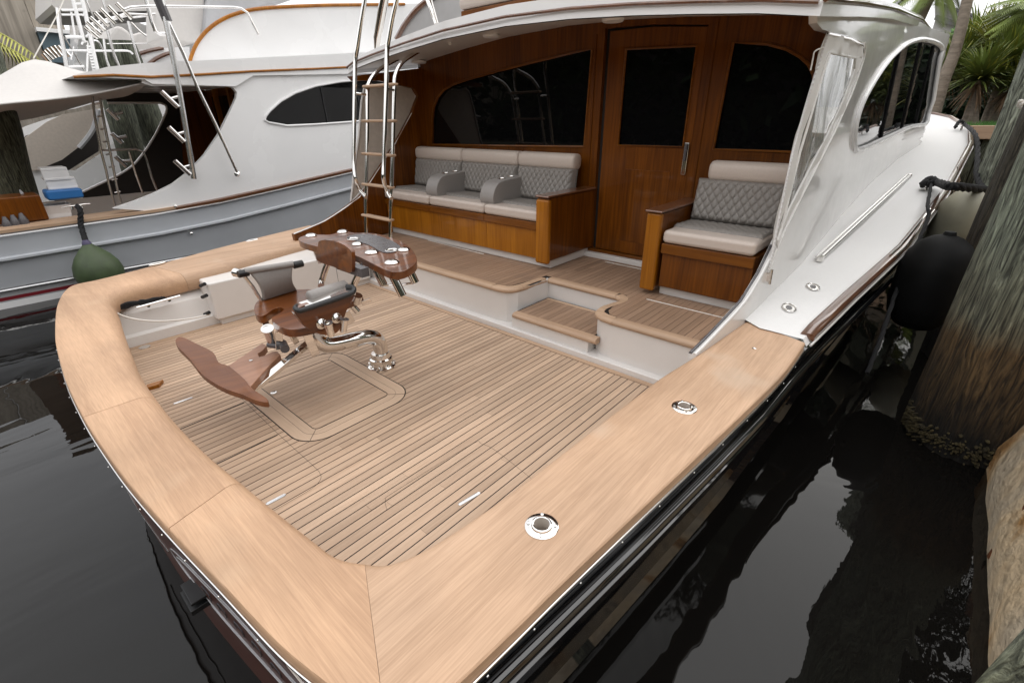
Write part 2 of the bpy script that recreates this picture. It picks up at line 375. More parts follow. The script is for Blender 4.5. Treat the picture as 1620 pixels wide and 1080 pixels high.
def board_ring(o, i):
    o = V(o[0], o[1], 0); i = V(i[0], i[1], 0); d = (i-o); w = d.length; d = d/w; z = zt(o.y) if o.x < -2 else interp(o.x, [-2.0, -1, 9], [zt(o.y), .5, .5]); r = interp(o.x, [-2, -.5, 1.6, 2.3], [.10, .085, .075, .05])
    P = [(0,-.05),(0,-.006),(.006,0)]
    P += [(w-r, 0)]+[(w-r+r*math.sin(math.pi/2*k/5), -r*(1-math.cos(math.pi/2*k/5))) for k in range(1,6)]
    P += [(w-.008, -r*1.45), (w-.03, -r*1.75), (.3*w, -.095)]
    return [o+d*a+V(0,0,z+h) for a, h in P]
DO = cat([V(*p[0], 0) for p in PAIRS], 6); DI = cat([V(*p[1], 0) for p in PAIRS], 6)
def bpair(t):
    k = min(int(t), len(DO)-2); f = t-k
    return DO[k].lerp(DO[k+1], f), DI[k].lerp(DI[k+1], f)
def nearest(px, py):
    q = at(px, py, z=.5); return min(range(len(DO)), key=lambda k: (DO[k]-V(q.x, q.y, 0)).length)
J = [0, 8*6, nearest(272,833), nearest(132,663), 25*6+4, len(DO)-1]
def sub(a, b): return [a+.03]+[float(k) for k in range(a+1, b)]+[b-.03]
boards = []
for n_, (a, b) in enumerate(zip(J[:-1], J[1:])):
    rings = []
    for t in sub(a, b):
        o, i = bpair(t); rings.append(board_ring(o, i))
    ob = B().loft(rings, True, True).build('covering_board', M['boardy'] if n_ in (0, 4) else M['boardx'], boat, smooth=50)
    boards.append(ob)
# rod holders let into the starboard board
def bool_cut(ob, cutter):
    m = ob.modifiers.new('c', 'BOOLEAN'); m.object = cutter; m.operation = 'DIFFERENCE'; m.solver = 'EXACT'
    dg = bpy.context.evaluated_depsgraph_get(); me = bpy.data.meshes.new_from_object(ob.evaluated_get(dg))
    ob.modifiers.remove(m); ob.data = me; me.set_sharp_from_angle(angle=math.radians(40)); bpy.data.objects.remove(cutter)
for px, py in ((857,829),(1083,642)):
    c = at(px, py, z=.51); c.z = .5
    cut = B().lathe(c+V(0,0,-.2), (0,0,1), [(.034,0),(.034,.3)], 24).build('cutter', M['black']); bpy.context.view_layer.update()
    bool_cut(boards[0], cut)
    rh = B().lathe(c, (0,0,1), [(.062,0.0),(.062,.003),(.056,.006),(.040,.007),(.038,.013),(.033,.015),(.029,.014),(.0285,-.10),(.001,-.10)], 32, closed=True).build('rod_holder', M['chrome'], boat)
    B().lathe(c, (0,0,1), [(.0325,.012),(.0325,-.19),(.029,-.19),(.028,.013)], 24, closed=True).build('liner_tube', M['canvas'], rh)
    for a in (.6, 2.2, 3.7, 5.3): B().lathe(c+V(.05*math.cos(a), .05*math.sin(a), .008), (0,0,1), [(.006,0),(.006,.003),(.001,.004)], 10).build('screw', M['alu'], rh)
B().lathe(at(1193,551,z=.502), (0,0,1), [(.014,-.004),(.014,.002),(.010,.003),(.008,.0),(.001,.0)], 14).build('fuel_cap', M['chrome'], boat)
def oval(px, py, z, L=.075, Wd=.034, rz=1.5, par=boat, name='hawse_fitting'):
    c = at(px, py, z=z); P = [V(c.x+L*math.cos(t)*math.cos(rz)-Wd*math.sin(t)*math.sin(rz), c.y+L*math.cos(t)*math.sin(rz)+Wd*math.sin(t)*math.cos(rz), z+.003) for t in [2*math.pi*k/24 for k in range(24)]]
    o = B().tube(P, .007, 8, closed=True).prism([(c.x+(p.x-c.x)*.95, c.y+(p.y-c.y)*.95) for p in P], z, z+.004, XY).build(name, M['chrome'], par)
    B().prism([(c.x+(p.x-c.x)*.5, c.y+(p.y-c.y)*.6) for p in P], z+.004, z+.0055, XY).build('throat', M['smoke'], o, smooth=0)
for px, py in ((249,417.5),(399,380.5)): oval(px, py, zt(1.5), .075, .028, 1.8)
# stainless strip under the board edge, with its screws
edge = [V(p.x, p.y, .447)+ (V(1,0,0) if p.x > 2.4 and p.y > .27 else V(-1,0,0) if p.x < -2.62 and p.y > .5 else V(0,-1,0))*.004 for p in DO[:int(26*6)]]
B().tube(edge, .0045, 8).build('rub_strip', M['alu'], boat)
sc_ = B(); acc = 0
for a, b in zip(edge[:-1], edge[1:]):
    acc += (b-a).length
    if acc > .19: acc = 0; o = (V(1,0,0) if b.x > 2.4 and b.y > .27 else V(0,-1,0)); sc_.lathe(b+o*.008+V(0,0,-.012), o, [(.005,0),(.004,.003),(.001,.004)], 8)
sc_.build('strip_screws', M['alu'], boat, kind='stuff')
# ---- hull
def xo(y): return interp(y, [.25,1.74,2.83,3.4,4.39,6.0,8.8,12.4,14.0,15.4,16.3,16.8], [2.45,2.61,2.70,2.705,2.80,2.98,3.15,3.27,3.20,2.75,1.7,.4])
def zsh(y): d = max(0, y-3.2); return .5+.04*d+.0055*d*d
XC = -.1
def hull_section(y, sgn):
    zs = zsh(y)-.05; X = xo(y) if sgn > 0 else -interp(y, [.45,.85,1.2,1.67,2.4,3.1,6,11,14,15.4,16.8], [2.62,2.68,2.77,2.93,3.17,3.36,3.5,3.42,3.2,2.7,.3]); w = X-XC
    f = interp(y, [0,4,8,12,15,16.8], [.985,.965,.90,.72,.45,.1])
    P = []
    for s, k in ((0,1.0),(.12,.997),(.22,.99),(.24,1.004),(.27,1.006),(.29,.988),(.5,.972),(.72,.965),(.75,.978),(.78,.976),(.80,.955),(1,.94),(1.3,.86)):
        z = zs-(zs+.62)*s
        kk = 1-(1-k)*1.0-(1-f)*s*1.1 if y > 4 else k-(1-f)*s*.5
        P.append(V(XC+w*max(.02, kk), y, z))
    return P
ys = [.27,.8,1.4,2,2.6,3.2,3.8,4.6,5.5,6.5,8,9.5,11,12.5,14,15.2,16,16.5,16.8]
B().loft([hull_section(y, 1) for y in ys], False).build('hull_side', M['hull'], boat, smooth=25)
B().loft([hull_section(y, -1) for y in ys if y > .5], False).build('hull_side', M['hull'], boat, smooth=25)
B().tube([V(xo(y)+.004, y, .30-.0*y+max(0,(y-4))*.05) for y in ys if y < 15], .030, 14).build('rub_rail', M['hull'], boat)
# transom, varnished and faintly raked, with its outlined lettering
tp = [p for p in DO if p.y < .45 and (p.x > -2.64)]
tp = sorted(tp, key=lambda p: -p.x)
tran = B().loft([[V(p.x*(1-.012*k), p.y+.006+.012*k, .455-.17*k) for k in range(7)] for p in tp], False).build('transom', M['transom'], boat, smooth=50)
def tpt(x, z):  # point on the transom
    y = interp(-x, [-p.x for p in tp], [p.y for p in tp]); k = (.455-z)/.17
    return V(x*(1-.012*k), y+.006+.012*k-.003, z)
for ww, hh in ((.62,.17),(.56,.13)):
    B().tube([tpt(1.62+ww*math.cos(t), .12+hh*math.sin(t)) for t in [2*math.pi*k/48 for k in range(48)]], .0022, 6, closed=True).build('emblem_outline', M['covergrey'], tran)
for k in range(5):
    x0 = 1.30+.13*k; B().tube(cat([tpt(x0, .08), tpt(x0+.02, .15), tpt(x0+.07, .13), tpt(x0+.05, .07)], 3), .0022, 5).build('emblem_scroll', M['smoke'], tran)
B().tube(cat([tpt(-.2,-.02), tpt(.2,-.04), tpt(.5,0), tpt(.9,.05)], 6), .004, 6).build('name_outline', M['alu'], tran)
B().box(1.10,.075,-.02,1.24,.17,.008).box(1.10,.085,.03,1.24,.15,.045).build('boarding_step', M['black'], tran, bevel=.004)
B().tube(cat([tpt(2.02,.40), tpt(2.10,.33), tpt(2.2,.30), tpt(2.33,.38)], 6), .004, 6).obox(tpt(2.17,.29)+V(0,-.01,0), .03,.02,.03).build('cord_keeper', M['linen'], tran)
# ---- cockpit liner (port side is what the photograph shows)
lin = B().loft([[V(-2.34, y, .42), V(-2.20, y, .30), V(-2.13, y, .27), V(-2.08, y, .10), V(-2.03, y, .085), V(-2.02, y, -.01)] for y in (.5, 1.3, 2.0, 3.1)], False)
lin.build('cockpit_liner', M['gelm'], boat, smooth=30)
B().loft([[V(x_, y_+.0, .42), V(x_, y_-.0, .2), V(x_, y_, -.02)] for x_, y_ in ((-2.35,.60),(-2.05,.545),(-1.3,.47),(0,.34),(1.2,.36),(2.0,.50),(2.2,.62))], False).build('transom_liner', M['gelm'], boat, smooth=50)
B().box(2.19, .6, -.02, 2.23, 3.1, .42).build('cockpit_liner', M['gelm'], boat)
cab = B().box(-2.45, 1.30, .06, -1.93, 3.06, .44).build('port_locker', M['gelm'], boat, bevel=.02, seg=3)
B().box(-2.2, 1.34, .0, -1.965, 3.06, .075).build('locker_plinth', M['gelm'], cab)
for y in (2.05, 2.62): B().box(-1.9295, y, .1, -1.9270, y+.003, .37).build('locker_seam', M['smoke'], cab, smooth=0)
# cleat with black line and the white hose inside the port quarter
def cleat(c, d, L=.2, name='cleat', par=boat, mat='chrome', h=.045):
    c = Vector(c); d = Vector(d).normalized(); s_ = V(0,0,1)
    b = B().tube([c-d*L/2+s_*(h-.004), c-d*L*.3+s_*h, c+d*L*.3+s_*h, c+d*L/2+s_*(h-.004)], [.006,.011,.011,.006], 10)
    for k in (-1, 1): b.tube([c+d*L*.16*k, c+d*L*.12*k+s_*h], [.016,.010], 10)
    return b.build(name, M[mat], par)
c0 = at(265, 482, x=-2.08)
B().tube([at(216,487,x=-2.0), at(285,468,x=-2.0)], .011, 10).tube([at(235,484,x=-2.0), at(235,484,x=-2.12)], .014, 8).tube([at(268,475,x=-2.0), at(268,475,x=-2.12)], .014, 8).build('cockpit_cleat', M['chrome'], boat)
# ---- mezzanine
NF = [(-2.62,3.09),(.14,3.09),(.26,3.115),(.335,3.19),(.365,3.32),(.37,3.47),(.385,3.61)]
NB = [(.385,3.61),(1.15,3.61)]
NS = [(1.15,3.61),(1.205,3.585),(1.225,3.52),(1.20,3.40),(1.185,3.28),(1.215,3.17),(1.30,3.11),(1.42,3.09)]
NE = [(1.42,3.09),(2.24,3.09)]
mez = B().prism([(p[0]+(.03 if 0 else 0), p[1]+.025) for p in NF]+[(p[0], p[1]+.02) for p in NB[1:]]+[(p[0]+.02, p[1]+.02) for p in NS[1:]]+[(2.2,3.115),(2.2,4.66),(-2.62,4.66)], 0.05, .388, XY).build('mezzanine', M['gelm'], boat, smooth=30)
B().box(-2.0, 3.045, -.02, 2.24, 3.2, .052).build('plinth', M['gelm'], mez, bevel=.008)
B().box(.37, 3.085, .05, 1.22, 3.64, .155).build('step_riser', M['gelm'], mez, bevel=.006)
B().box(.385, 3.12, .15, 1.24, 3.63, .1975).build('step_bed', M['caulk'], mez, smooth=0)
prof = [(.075,.002),(.028,.002),(.012,-.003),(.002,-.014),(-.002,-.028),(.004,-.042),(.018,-.050),(.075,-.050)]
def nosing(path, z, name='nosing', gap=.0012, mat='trim'):
    P = [V(p[0], p[1], 0) for p in path]
    P[0] = P[0]+(P[1]-P[0]).normalized()*gap; P[-1] = P[-1]+(P[-2]-P[-1]).normalized()*gap
    rings = []
    for i, p in enumerate(P):
        t = ((P[i+1]-P[i]) if i < len(P)-1 else (P[i]-P[i-1]))
        if 0 < i < len(P)-1: t = (P[i+1]-P[i]).normalized()+(P[i]-P[i-1]).normalized()
        t.normalize(); nn = V(-t.y, t.x, 0)
        rings.append([p+nn*a+V(0,0,z+h) for a, h in prof])
    return B().loft(rings, True, True).build(name, M[mat], mez, smooth=50)
nosing([(-2.62,3.09),(-.63,3.09)], .40); nosing([(-.63,3.09),(.11,3.09)], .40)
nosing([(p.x,p.y) for p in cat([V(.11,3.09,0)]+[V(*p,0) for p in NF[1:-1]]+[V(.383,3.606,0)], 5)], .40)
nosing([(.385,3.61),(1.15,3.61)], .40)
nosing([(p.x,p.y) for p in cat([V(*p,0) for p in NS], 5)], .40); nosing(NE, .40)
nosing([(.39,3.065),(1.30,3.065)], .20)
B().box(.40, 3.575, .185, 1.21, 3.61, .203).build('step_trim', M['trim'], mez, bevel=.002)
x = .40
while x < 1.22:
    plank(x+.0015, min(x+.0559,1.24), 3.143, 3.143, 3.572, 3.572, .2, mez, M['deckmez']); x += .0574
mb = [(p[0], p[1]+.05) for p in NF[:-1]]+[(.34,3.66),(1.19,3.66),(1.245,3.62)]+[(p[0]+.04, p[1]+.02) for p in NS[2:-1]]+[(1.42,3.14),(2.2,3.14),(2.2,4.655),(-2.6,4.655)]
B().prism(mb, .38, .3975, XY).build('mezzanine_deck', M['caulk'], mez, smooth=0)
FX = [-3,.10,.22,.275,.29,.31,1.222,1.262,1.275,1.29,1.34,1.44,3]; FY = [3.168,3.168,3.19,3.25,3.33,3.688,3.688,3.66,3.40,3.235,3.19,3.168,3.168]
x = -2.56; 
while x < 2.18:
    x0, x1 = x+.0017, x+.0574-.0017
    bk = 3.925 if (x0 < .13 or x0 > 1.42) else 4.63
    a0, a1 = interp(x0, FX, FY), interp(x1, FX, FY)
    if .13 <= x0 < 1.42 and random.random() < .5:
        c_ = random.uniform(3.9, 4.3); plank(x0, x1, a0, a1, c_, c_, .4, mez, M['deckmez']); plank(x0, x1, c_+.001, c_+.001, bk, bk, .4, mez, M['deckmez'])
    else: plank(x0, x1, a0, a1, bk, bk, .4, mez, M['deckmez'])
    x += .0574
for a, b in (((1023,473),(1150,504)),((958,414),(1020,427)),((677,380),(765,402))):
    B().tube([at(*a,z=.402), at(*b,z=.402)], .004, 6).build('inset_light', M['linen'], mez)
# ---- bulkhead
YB = 4.66
def P2(pts, y=YB): return [(at(*p, y=y).x, at(*p, y=y).z) for p in pts]
CX = [-2.95,-2.7,-2.3,-1.7,-1.05,-.22,.47,1.03,1.5,1.92,2.3]; CZ = [2.33,2.40,2.45,2.51,2.562,2.583,2.560,2.52,2.475,2.43,2.37]
def ceil(x, y): return interp(x, CX, CZ)+.115*(y-3.7)
wl_ = [(924,232),(800,231),(684,229),(684,190),(686,170),(692,155),(702,143),(717,134),(740,126),(790,112),(850,97),(900,85),(937,78)]
wr_ = [(1129,236),(1255,241),(1275,200),(1290,150),(1287,118),(1279,102),(1266,90),(1245,78),(1215,70),(1160,68)]
L_ = P2(wl_); R_ = P2(wr_)
DR = (.215, 1.225, .475, 2.60); DG = (.455, 1.145, 1.585, 2.415)
door_out = [(DR[0],DR[2]),(DR[1],DR[2]),(DR[1],2.545),(.72,2.60),(DR[0],2.62)]
top = [(x_, ceil(x_, YB)+.02) for x_ in (2.12,1.92,1.5,1.03,.47,-.22,-1.05,-1.7,-2.3,-2.62)]
bulk = B().prism([(-2.62,.38),(2.235,.38),(2.20,1.4)]+top, YB, YB+.06, XZ, holes=[L_, R_, door_out]).build('cabin_bulkhead', M['var'], boat, smooth=0)
def frame(pts, y, par, r=.013, mat='varx', name='window_moulding'):
    return B().tube([V(p[0], y, p[1]) for p in pts], r, 8, closed=True).build(name, M[mat], par)
for poly, nm in ((L_, 'window'), (R_, 'window')):
    w = B().prism(poly, YB+.03, YB+.045, XZ).build(nm, M['glass'], bulk, smooth=0)
    frame(poly, YB, w)
dpoly = [(DG[0],DG[2]),(DG[1],DG[2]),(DG[1],2.40),(DG[0],2.43)]
din = [(DR[0]+.050,DR[2]+.01),(DR[1]-.006,DR[2]+.01),(DR[1]-.006,2.535),(.72,2.585),(DR[0]+.050,2.595)]
door = B().prism(din, YB+.012, YB+.05, XZ, holes=[dpoly]).build('sliding_door', M['var'], boat, bevel=.004)
B().prism(dpoly, YB+.03, YB+.04, XZ).build('door_window', M['glass'], door, smooth=0); frame(dpoly, YB+.01, door)
B().box(DR[0]-.02, YB+.05, .42, DR[1]+.02, YB+.07, 2.7).build('door_recess', M['dark'], boat)
B().box(.56, YB+.008, .62, 1.06, YB+.013, 1.36).build('door_panel', M['var'], door, bevel=.003)
B().box(.14, YB-.10, .40, 1.42, YB+.0, .455).build('door_sill', M['gelm'], boat, bevel=.006)
B().box(.16, YB-.045, .455, 1.40, YB-.001, .485).build('door_threshold', M['varx'], boat, bevel=.004)
ht_, hb_ = at(1095,226,y=YB), at(1088,277,y=YB); hc = (ht_+hb_)/2; hc.x = min(hc.x, 1.185)
hp = B().obox(V(hc.x,YB-.004,hc.z), .045,.012,ht_.z-hb_.z, ax=(1,0,0)).build('door_handle', M['chrome'], door, bevel=.015, seg=3)
B().obox(V(hc.x+.006,YB-.03,hc.z+.055), .026,.028,.15, ax=(1,0,0)).build('handle_grip', M['smoke'], hp, bevel=.008)
for xx in (.12, 1.30): B().box(xx-.012, YB-.012, .48, xx+.012, YB-.001, 2.58).build('door_jamb', M['var'], bulk, bevel=.004)
# ---- port coaming panel, white lip
def P3(pts, x): return [(at(*p, x=x).y, at(*p, x=x).z) for p in pts]
pan = P3([(475,411),(465,371),(490,361),(515,350),(543,332),(570,312),(587,288),(625,230),(652,180),(662,152),(655,140),(600,128),(560,128),(553,121),(668,108)], -2.60)
pan = [(p[0], max(p[1], .34)) for p in pan]+[(4.66, 2.47),(4.66,.36)]
B().prism(pan, -2.66, -2.60, YZ).build('port_coaming_panel', M['var'], boat, smooth=0)
lip = [at(*p, x=-2.62) for p in ((465,371),(490,361),(515,350),(543,332),(570,312),(587,288),(625,230),(652,180))]
B().tube(cat(lip, 5), .016, 8).build('coaming_lip', M['gel'], boat)
B().box(-2.72, 4.7, .55, -2.66, 12, 2.62).build('port_house_side', M['gel'], boat)
B().box(-2.62, 3.92, .39, -2.585, 4.66, .47).build('kick_board', M['gelm'], mez, bevel=.004)
# ---- hardtop
def roof_x(x, y):
    s = interp(y, [3.7,5,6.9,10,12.3,13.2], [1,.995,.975,.96,.97,.85]); return x*s
xs = [-2.86,-2.7,-2.3,-1.7,-1.05,-.6,-.22,.1,.47,1.03,1.5,1.92,2.1,2.27]
def zr(x, y):
    e = interp(y, [3.7,4.1,5.0,6.9,10,12.3,13.2], [0,.045,.15,.36,.62,.66,.62]); return interp(x, CX, CZ)+e
rt = B(); rings = []
for y in (3.7,4.2,5,6,7,8.5,10,11.2,12.3,13.0):
    low = [V(roof_x(x_, y), y, zr(x_, y)) for x_ in xs]; hi = [V(roof_x(x_, y), y+(.03 if y < 3.8 else 0), zr(x_, y)+.11+.05*(1-(x_/2.8)**2)) for x_ in xs]
    rings.append(low+hi[::-1])
roof = rt.loft(rings, True, True).build('hardtop', M['gel'], boat, smooth=30)
B().tube([V(x_, 3.692, zr(x_, 3.7)+.068) for x_ in [p/20 for p in range(-57, 46)]], .013, 8).build('fascia_trim', M['vary'], roof)
B().tube([V(roof_x(2.27, y)+.012, y, zr(2.27, y)+.085) for y in (3.7,4.2,5,6,7,8.5,10,11.2,12.3)], .018, 8).build('fascia_trim', M['vary'], roof)
B().loft([[V(x_, y, ceil(x_, y)-.006+ (zr(x_,y)-ceil(x_,y) if 0 else 0)) for x_ in xs[1:-1]] for y in (3.72, 4.66)], False).build('ceiling', M['gelm'], roof)
for px, py, r_ in ((777,64,.085),(662,98,.10),(970,24,.09),(712,68,.02)):
    p = at(px, py, z=2.56); p.y = max(3.95, min(p.y, 4.5)); p = at(px, py, y=p.y)
    p.z = ceil(p.x, p.y)-.004
    B().lathe(p, (0,0,-1), [(r_,0),(r_,.014),(r_*.9,.026),(.001,.03)], 24).build('dome_light', M['plastic'], roof)
# starboard corner drop of the hardtop
# ---- starboard house side
_Y = [0,2.7,3.55,5,7,9,11,12.5,13.2,13.7]; _X = [2.225,2.225,2.285,2.30,2.27,2.28,2.40,2.60,2.4,1.8]
def xw(y, z): return interp(y, _Y, _X)-.06*(z-.5)
def wl(px, py, off=0.):
    d = RX*((px-810)/FPX) - RU*((py-540)/FPX) + RF; t0 = .2; t = .2
    f = lambda t: (CAM+d*t).x-xw((CAM+d*t).y, (CAM+d*t).z)-off
    while t < 40 and f(t) > 0: t += .05
    a, b = t-.05, t
    for _ in range(30):
        c = (a+b)/2
        if f(c) > 0: a = c
        else: b = c
    return CAM+d*b
wallpx = [(1302,6),(1293,22),(1293,37),(1301,47),(1318,52),(1345,58),(1362,66),(1366,76),(1362,95),(1352,130),(1338,165),(1320,205),(1290,265),(1255,335),(1228,390),(1208,432),(1180,478),(1140,522),(1118,545),(1101,562)]
W1 = [wl(*p) for p in wallpx]
wallp = [(p.y, p.z) for p in W1]+[(2.72,.46),(3.2,.46),(4.0,.48),(5.0,.52),(7,.62),(9,.80),(11,1.05),(12.5,1.30),(13.4,1.45),(13.4,3.1),(12.3,3.1),(10,3.05),(8.5,2.92),(6.9,2.76),(5.5,2.60),(4.6,2.52)]
winpx = [(1350,232),(1351,205),(1356,181),(1364,160),(1377,136),(1392,112),(1408,92),(1424,77),(1440,67),(1458,63),(1476,66),(1490,76),(1486,95),(1479,140),(1471,178)]
Wn = [wl(*p) for p in winpx]
Wn[-1] = V(0, 12.55, 1.72); Wn[-2].y = min(Wn[-2].y, 12.7); winp = [(p.y, p.z) for p in Wn]+[(11.4,1.66),(9.35,1.53),(7.4,1.47)]
winp = [(p.x, p.y) for p in cat([V(*p, 0) for p in winp], 3, closed=True)]
def curved(poly, hole, off, name, mat, par, cuts=3, th=.0):
    loops = [poly]+([hole] if hole else []); flat = [p for l in loops for p in l]
    tr = tessellate_polygon([[Vector((p[0], p[1], 0)) for p in l] for l in loops])
    bm = bmesh.new(); vs = [bm.verts.new((0, p[0], p[1])) for p in flat]
    for t in tr:
        try: bm.faces.new([vs[i] for i in t])
        except ValueError: pass
    for it in range(3):
        ed = [e for e in bm.edges if e.calc_length() > .5/(1+it)]
        bmesh.ops.subdivide_edges(bm, edges=ed, cuts=1 if it else 3, use_grid_fill=False)
        bmesh.ops.triangulate(bm, faces=bm.faces)
    for v in bm.verts: v.co.x = xw(v.co.y, v.co.z)+off
    bm.verts.index_update(); b = B()
    fs = [tuple(v.index for v in f.verts) for f in bm.faces]; vs = [v.co.copy() for v in bm.verts]
    if th:
        n = len(vs); be = [(e.link_loops[0].vert.index, e.link_loops[0].link_loop_next.vert.index) for e in bm.edges if len(e.link_faces) == 1]
        vs = vs+[v-V(th, 0, 0) for v in vs]; fs = fs+[tuple(i+n for i in reversed(f)) for f in fs]+[(b_, a_, a_+n, b_+n) for a_, b_ in be]
    b.add(vs, fs); bm.free()
    return b.build(name, mat, par, smooth=40)
house = curved(wallp, winp, 0, 'house_side', M['gel'], boat, th=.05)
hw = curved(winp, None, -.03, 'side_window', M['glass'], boat)
B().tube([V(xw(p[0], p[1])+.004, p[0], p[1]) for p in winp], .034, 10, closed=True).build('window_frame', M['white'], hw)
for a, b in (((1427,78),(1396,222)),((1461,64),(1428,209)),((1480,72),(1450,200))):
    A_, B_ = wl(*a), wl(*b); pts = [A_.lerp(B_, k/6) for k in range(7)]
    B().tube([V(xw(p.y, p.z)-.018, p.y, p.z) for p in pts], .014, 6).build('mullion', M['black'], hw)
sw = [V(xw(p.y, p.z)-.01, p.y, p.z) for p in W1[14:]]
B().tube(cat(sw, 4), .014, 8).build('coaming_lip', M['gel'], boat)
B().tube([p+V(-.028,-.0,.004) for p in cat(sw, 4)], .010, 8).build('coaming_bead', M['smoke'], boat)
B().tube([wl(*p)+V(.006,0,0) for p in ((1308,53),(1345,62),(1364,72),(1365,84))], .006, 6).build('curtain_track', M['chrome'], house)
# ---- side deck, toe rail
ysd = [3.40,3.8,4.4,5,6,7,8,9,10,11,12,12.8,13.6,14.4,15.2,15.8,16.3,16.7]
def deck_in(y): return xw(y, .5)-.05 if y < 13 else interp(y, [13,13.6,16.8],[2.3,0,0])
dk = B().loft([[V(deck_in(y) if y < 13.3 else XC, y-(.0 if y > 3.5 else -.13+.0), zsh(y)+.002), V(xo(y)-.30, y, zsh(y)+.001), V(xo(y)-.03 if y < 16.2 else XC+.1, y, zsh(y)-.002), V(xo(y) if y < 16.2 else XC+.12, y, zsh(y)-.05)] for y in ysd], False).build('side_deck', M['nonskid'], boat, smooth=40)
B().loft([[V(XC, y, zsh(y)+.001), V(-xo(y)-.1, y, zsh(y))] for y in ysd if y > 4.6], False).build('side_deck', M['nonskid'], boat)
yr = [3.47]+[3.6+.4*k for k in range(31)]+[15.9,16.2]
def rail_ring(y, k=1.): 
    x_ = xo(y)-.035; z = zsh(y)
    return [V(x_-.035, y, z), V(x_-.030, y, z+.030*k), V(x_-.012, y, z+.040*k), V(x_+.035, y, z+.036*k), V(x_+.052, y, z+.016*k), V(x_+.052, y, z-.035)]
toe = B().loft([rail_ring(y, .4 if y < 3.5 else 1) for y in yr], True, True).build('toe_rail', M['vary'], boat, smooth=40)
B().tube([V(xo(y)+.022, y, zsh(y)-.034) for y in [3.4]+yr], .008, 6).build('rub_strip', M['gel'], toe)
B().tube([V(xo(y)-.03, y, zsh(y)+.046) for y in (5.55,5.9,6.3,6.8,7.3,7.6)], .010, 6).tube([V(xo(y)+.01, y, zsh(y)+.042) for y in (5.55,5.9,6.3,6.8,7.3,7.6)], .007, 6).build('chafe_plate', M['chrome'], toe)
B().tube([V(xo(y)-.03, y, zsh(y)+.046) for y in (10.3,10.8,11.4,12,12.6)], .010, 6).build('chafe_plate', M['chrome'], toe)
# stowed pole on the side deck
def ons(px, py, h=.03):
    z = .6
    for _ in range(200): z += .1*(zsh(at(px, py, z=z).y)+h-z)
    return at(px, py, z=z)
pa, pb = ons(1298,409), ons(1440,277)
oval(1248,487,ons(1248,487,.004).z, .085, .045, 1.9); oval(1286,454,ons(1286,454,.004).z, .085, .045, 1.9)
pole = B().tube([pa, pb], .022, 12).tube([pa+V(-.035,0,.01), pb+V(-.035,0,.01)], .014, 10).build('stowed_pole', M['alu'], boat)
B().obox(pa, .05,.09,.05, ax=(1,0,0)).build('pole_bracket', M['chrome'], pole, bevel=.008)
B().obox(pb, .05,.09,.05, ax=(1,0,0)).build('pole_bracket', M['chrome'], pole, bevel=.008)
# ---- water
m, t, p = newmat('harbour_water'); N = t.nodes.new
p.inputs['Base Color'].default_value = (.005,.0045,.004,1); p.inputs['Roughness'].default_value = .01; p.inputs['IOR'].default_value = 1.36
tc = N('ShaderNodeTexCoord'); n1 = N('ShaderNodeTexNoise'); n1.inputs['Scale'].default_value = 1.3; n1.inputs['Detail'].default_value = 3; n1.inputs['Distortion'].default_value = .8
mp = N('ShaderNodeMapping'); mp.inputs['Scale'].default_value = (1.0,.45,1); mp.inputs['Rotation'].default_value[2] = .35
lnk(t, tc.outputs['Object'], mp.inputs[0]); lnk(t, mp.outputs[0], n1.inputs['Vector'])
bp = N('ShaderNodeBump'); bp.inputs['Strength'].default_value = .4; bp.inputs['Distance'].default_value = .03
n2 = N('ShaderNodeTexNoise'); n2.inputs['Scale'].default_value = 9; n2.inputs['Detail'].default_value = 4; lnk(t, mp.outputs[0], n2.inputs['Vector'])
n3 = N('ShaderNodeTexNoise'); n3.inputs['Scale'].default_value = .5; lnk(t, tc.outputs['Object'], n3.inputs['Vector'])
r3 = N('ShaderNodeMapRange'); r3.inputs[1].default_value = .45; r3.inputs[2].default_value = .7; r3.inputs[3].default_value = .01; r3.inputs[4].default_value = .16; lnk(t, n3.outputs['Fac'], r3.inputs[0])
ml = N('ShaderNodeMath'); ml.operation = 'MULTIPLY_ADD'; lnk(t, n2.outputs['Fac'], ml.inputs[0]); lnk(t, r3.outputs[0], ml.inputs[1]); lnk(t, n1.outputs['Fac'], ml.inputs[2])
lnk(t, ml.outputs[0], bp.inputs['Height']); lnk(t, bp.outputs[0], p.inputs['Normal']); M['water'] = m
B().add([(-400,-300,WATER),(400,-300,WATER),(400,400,WATER),(-400,400,WATER)], [(0,1,2,3)]).build('water', M['water'], smooth=0, kind='structure', origin=(0,0,WATER))
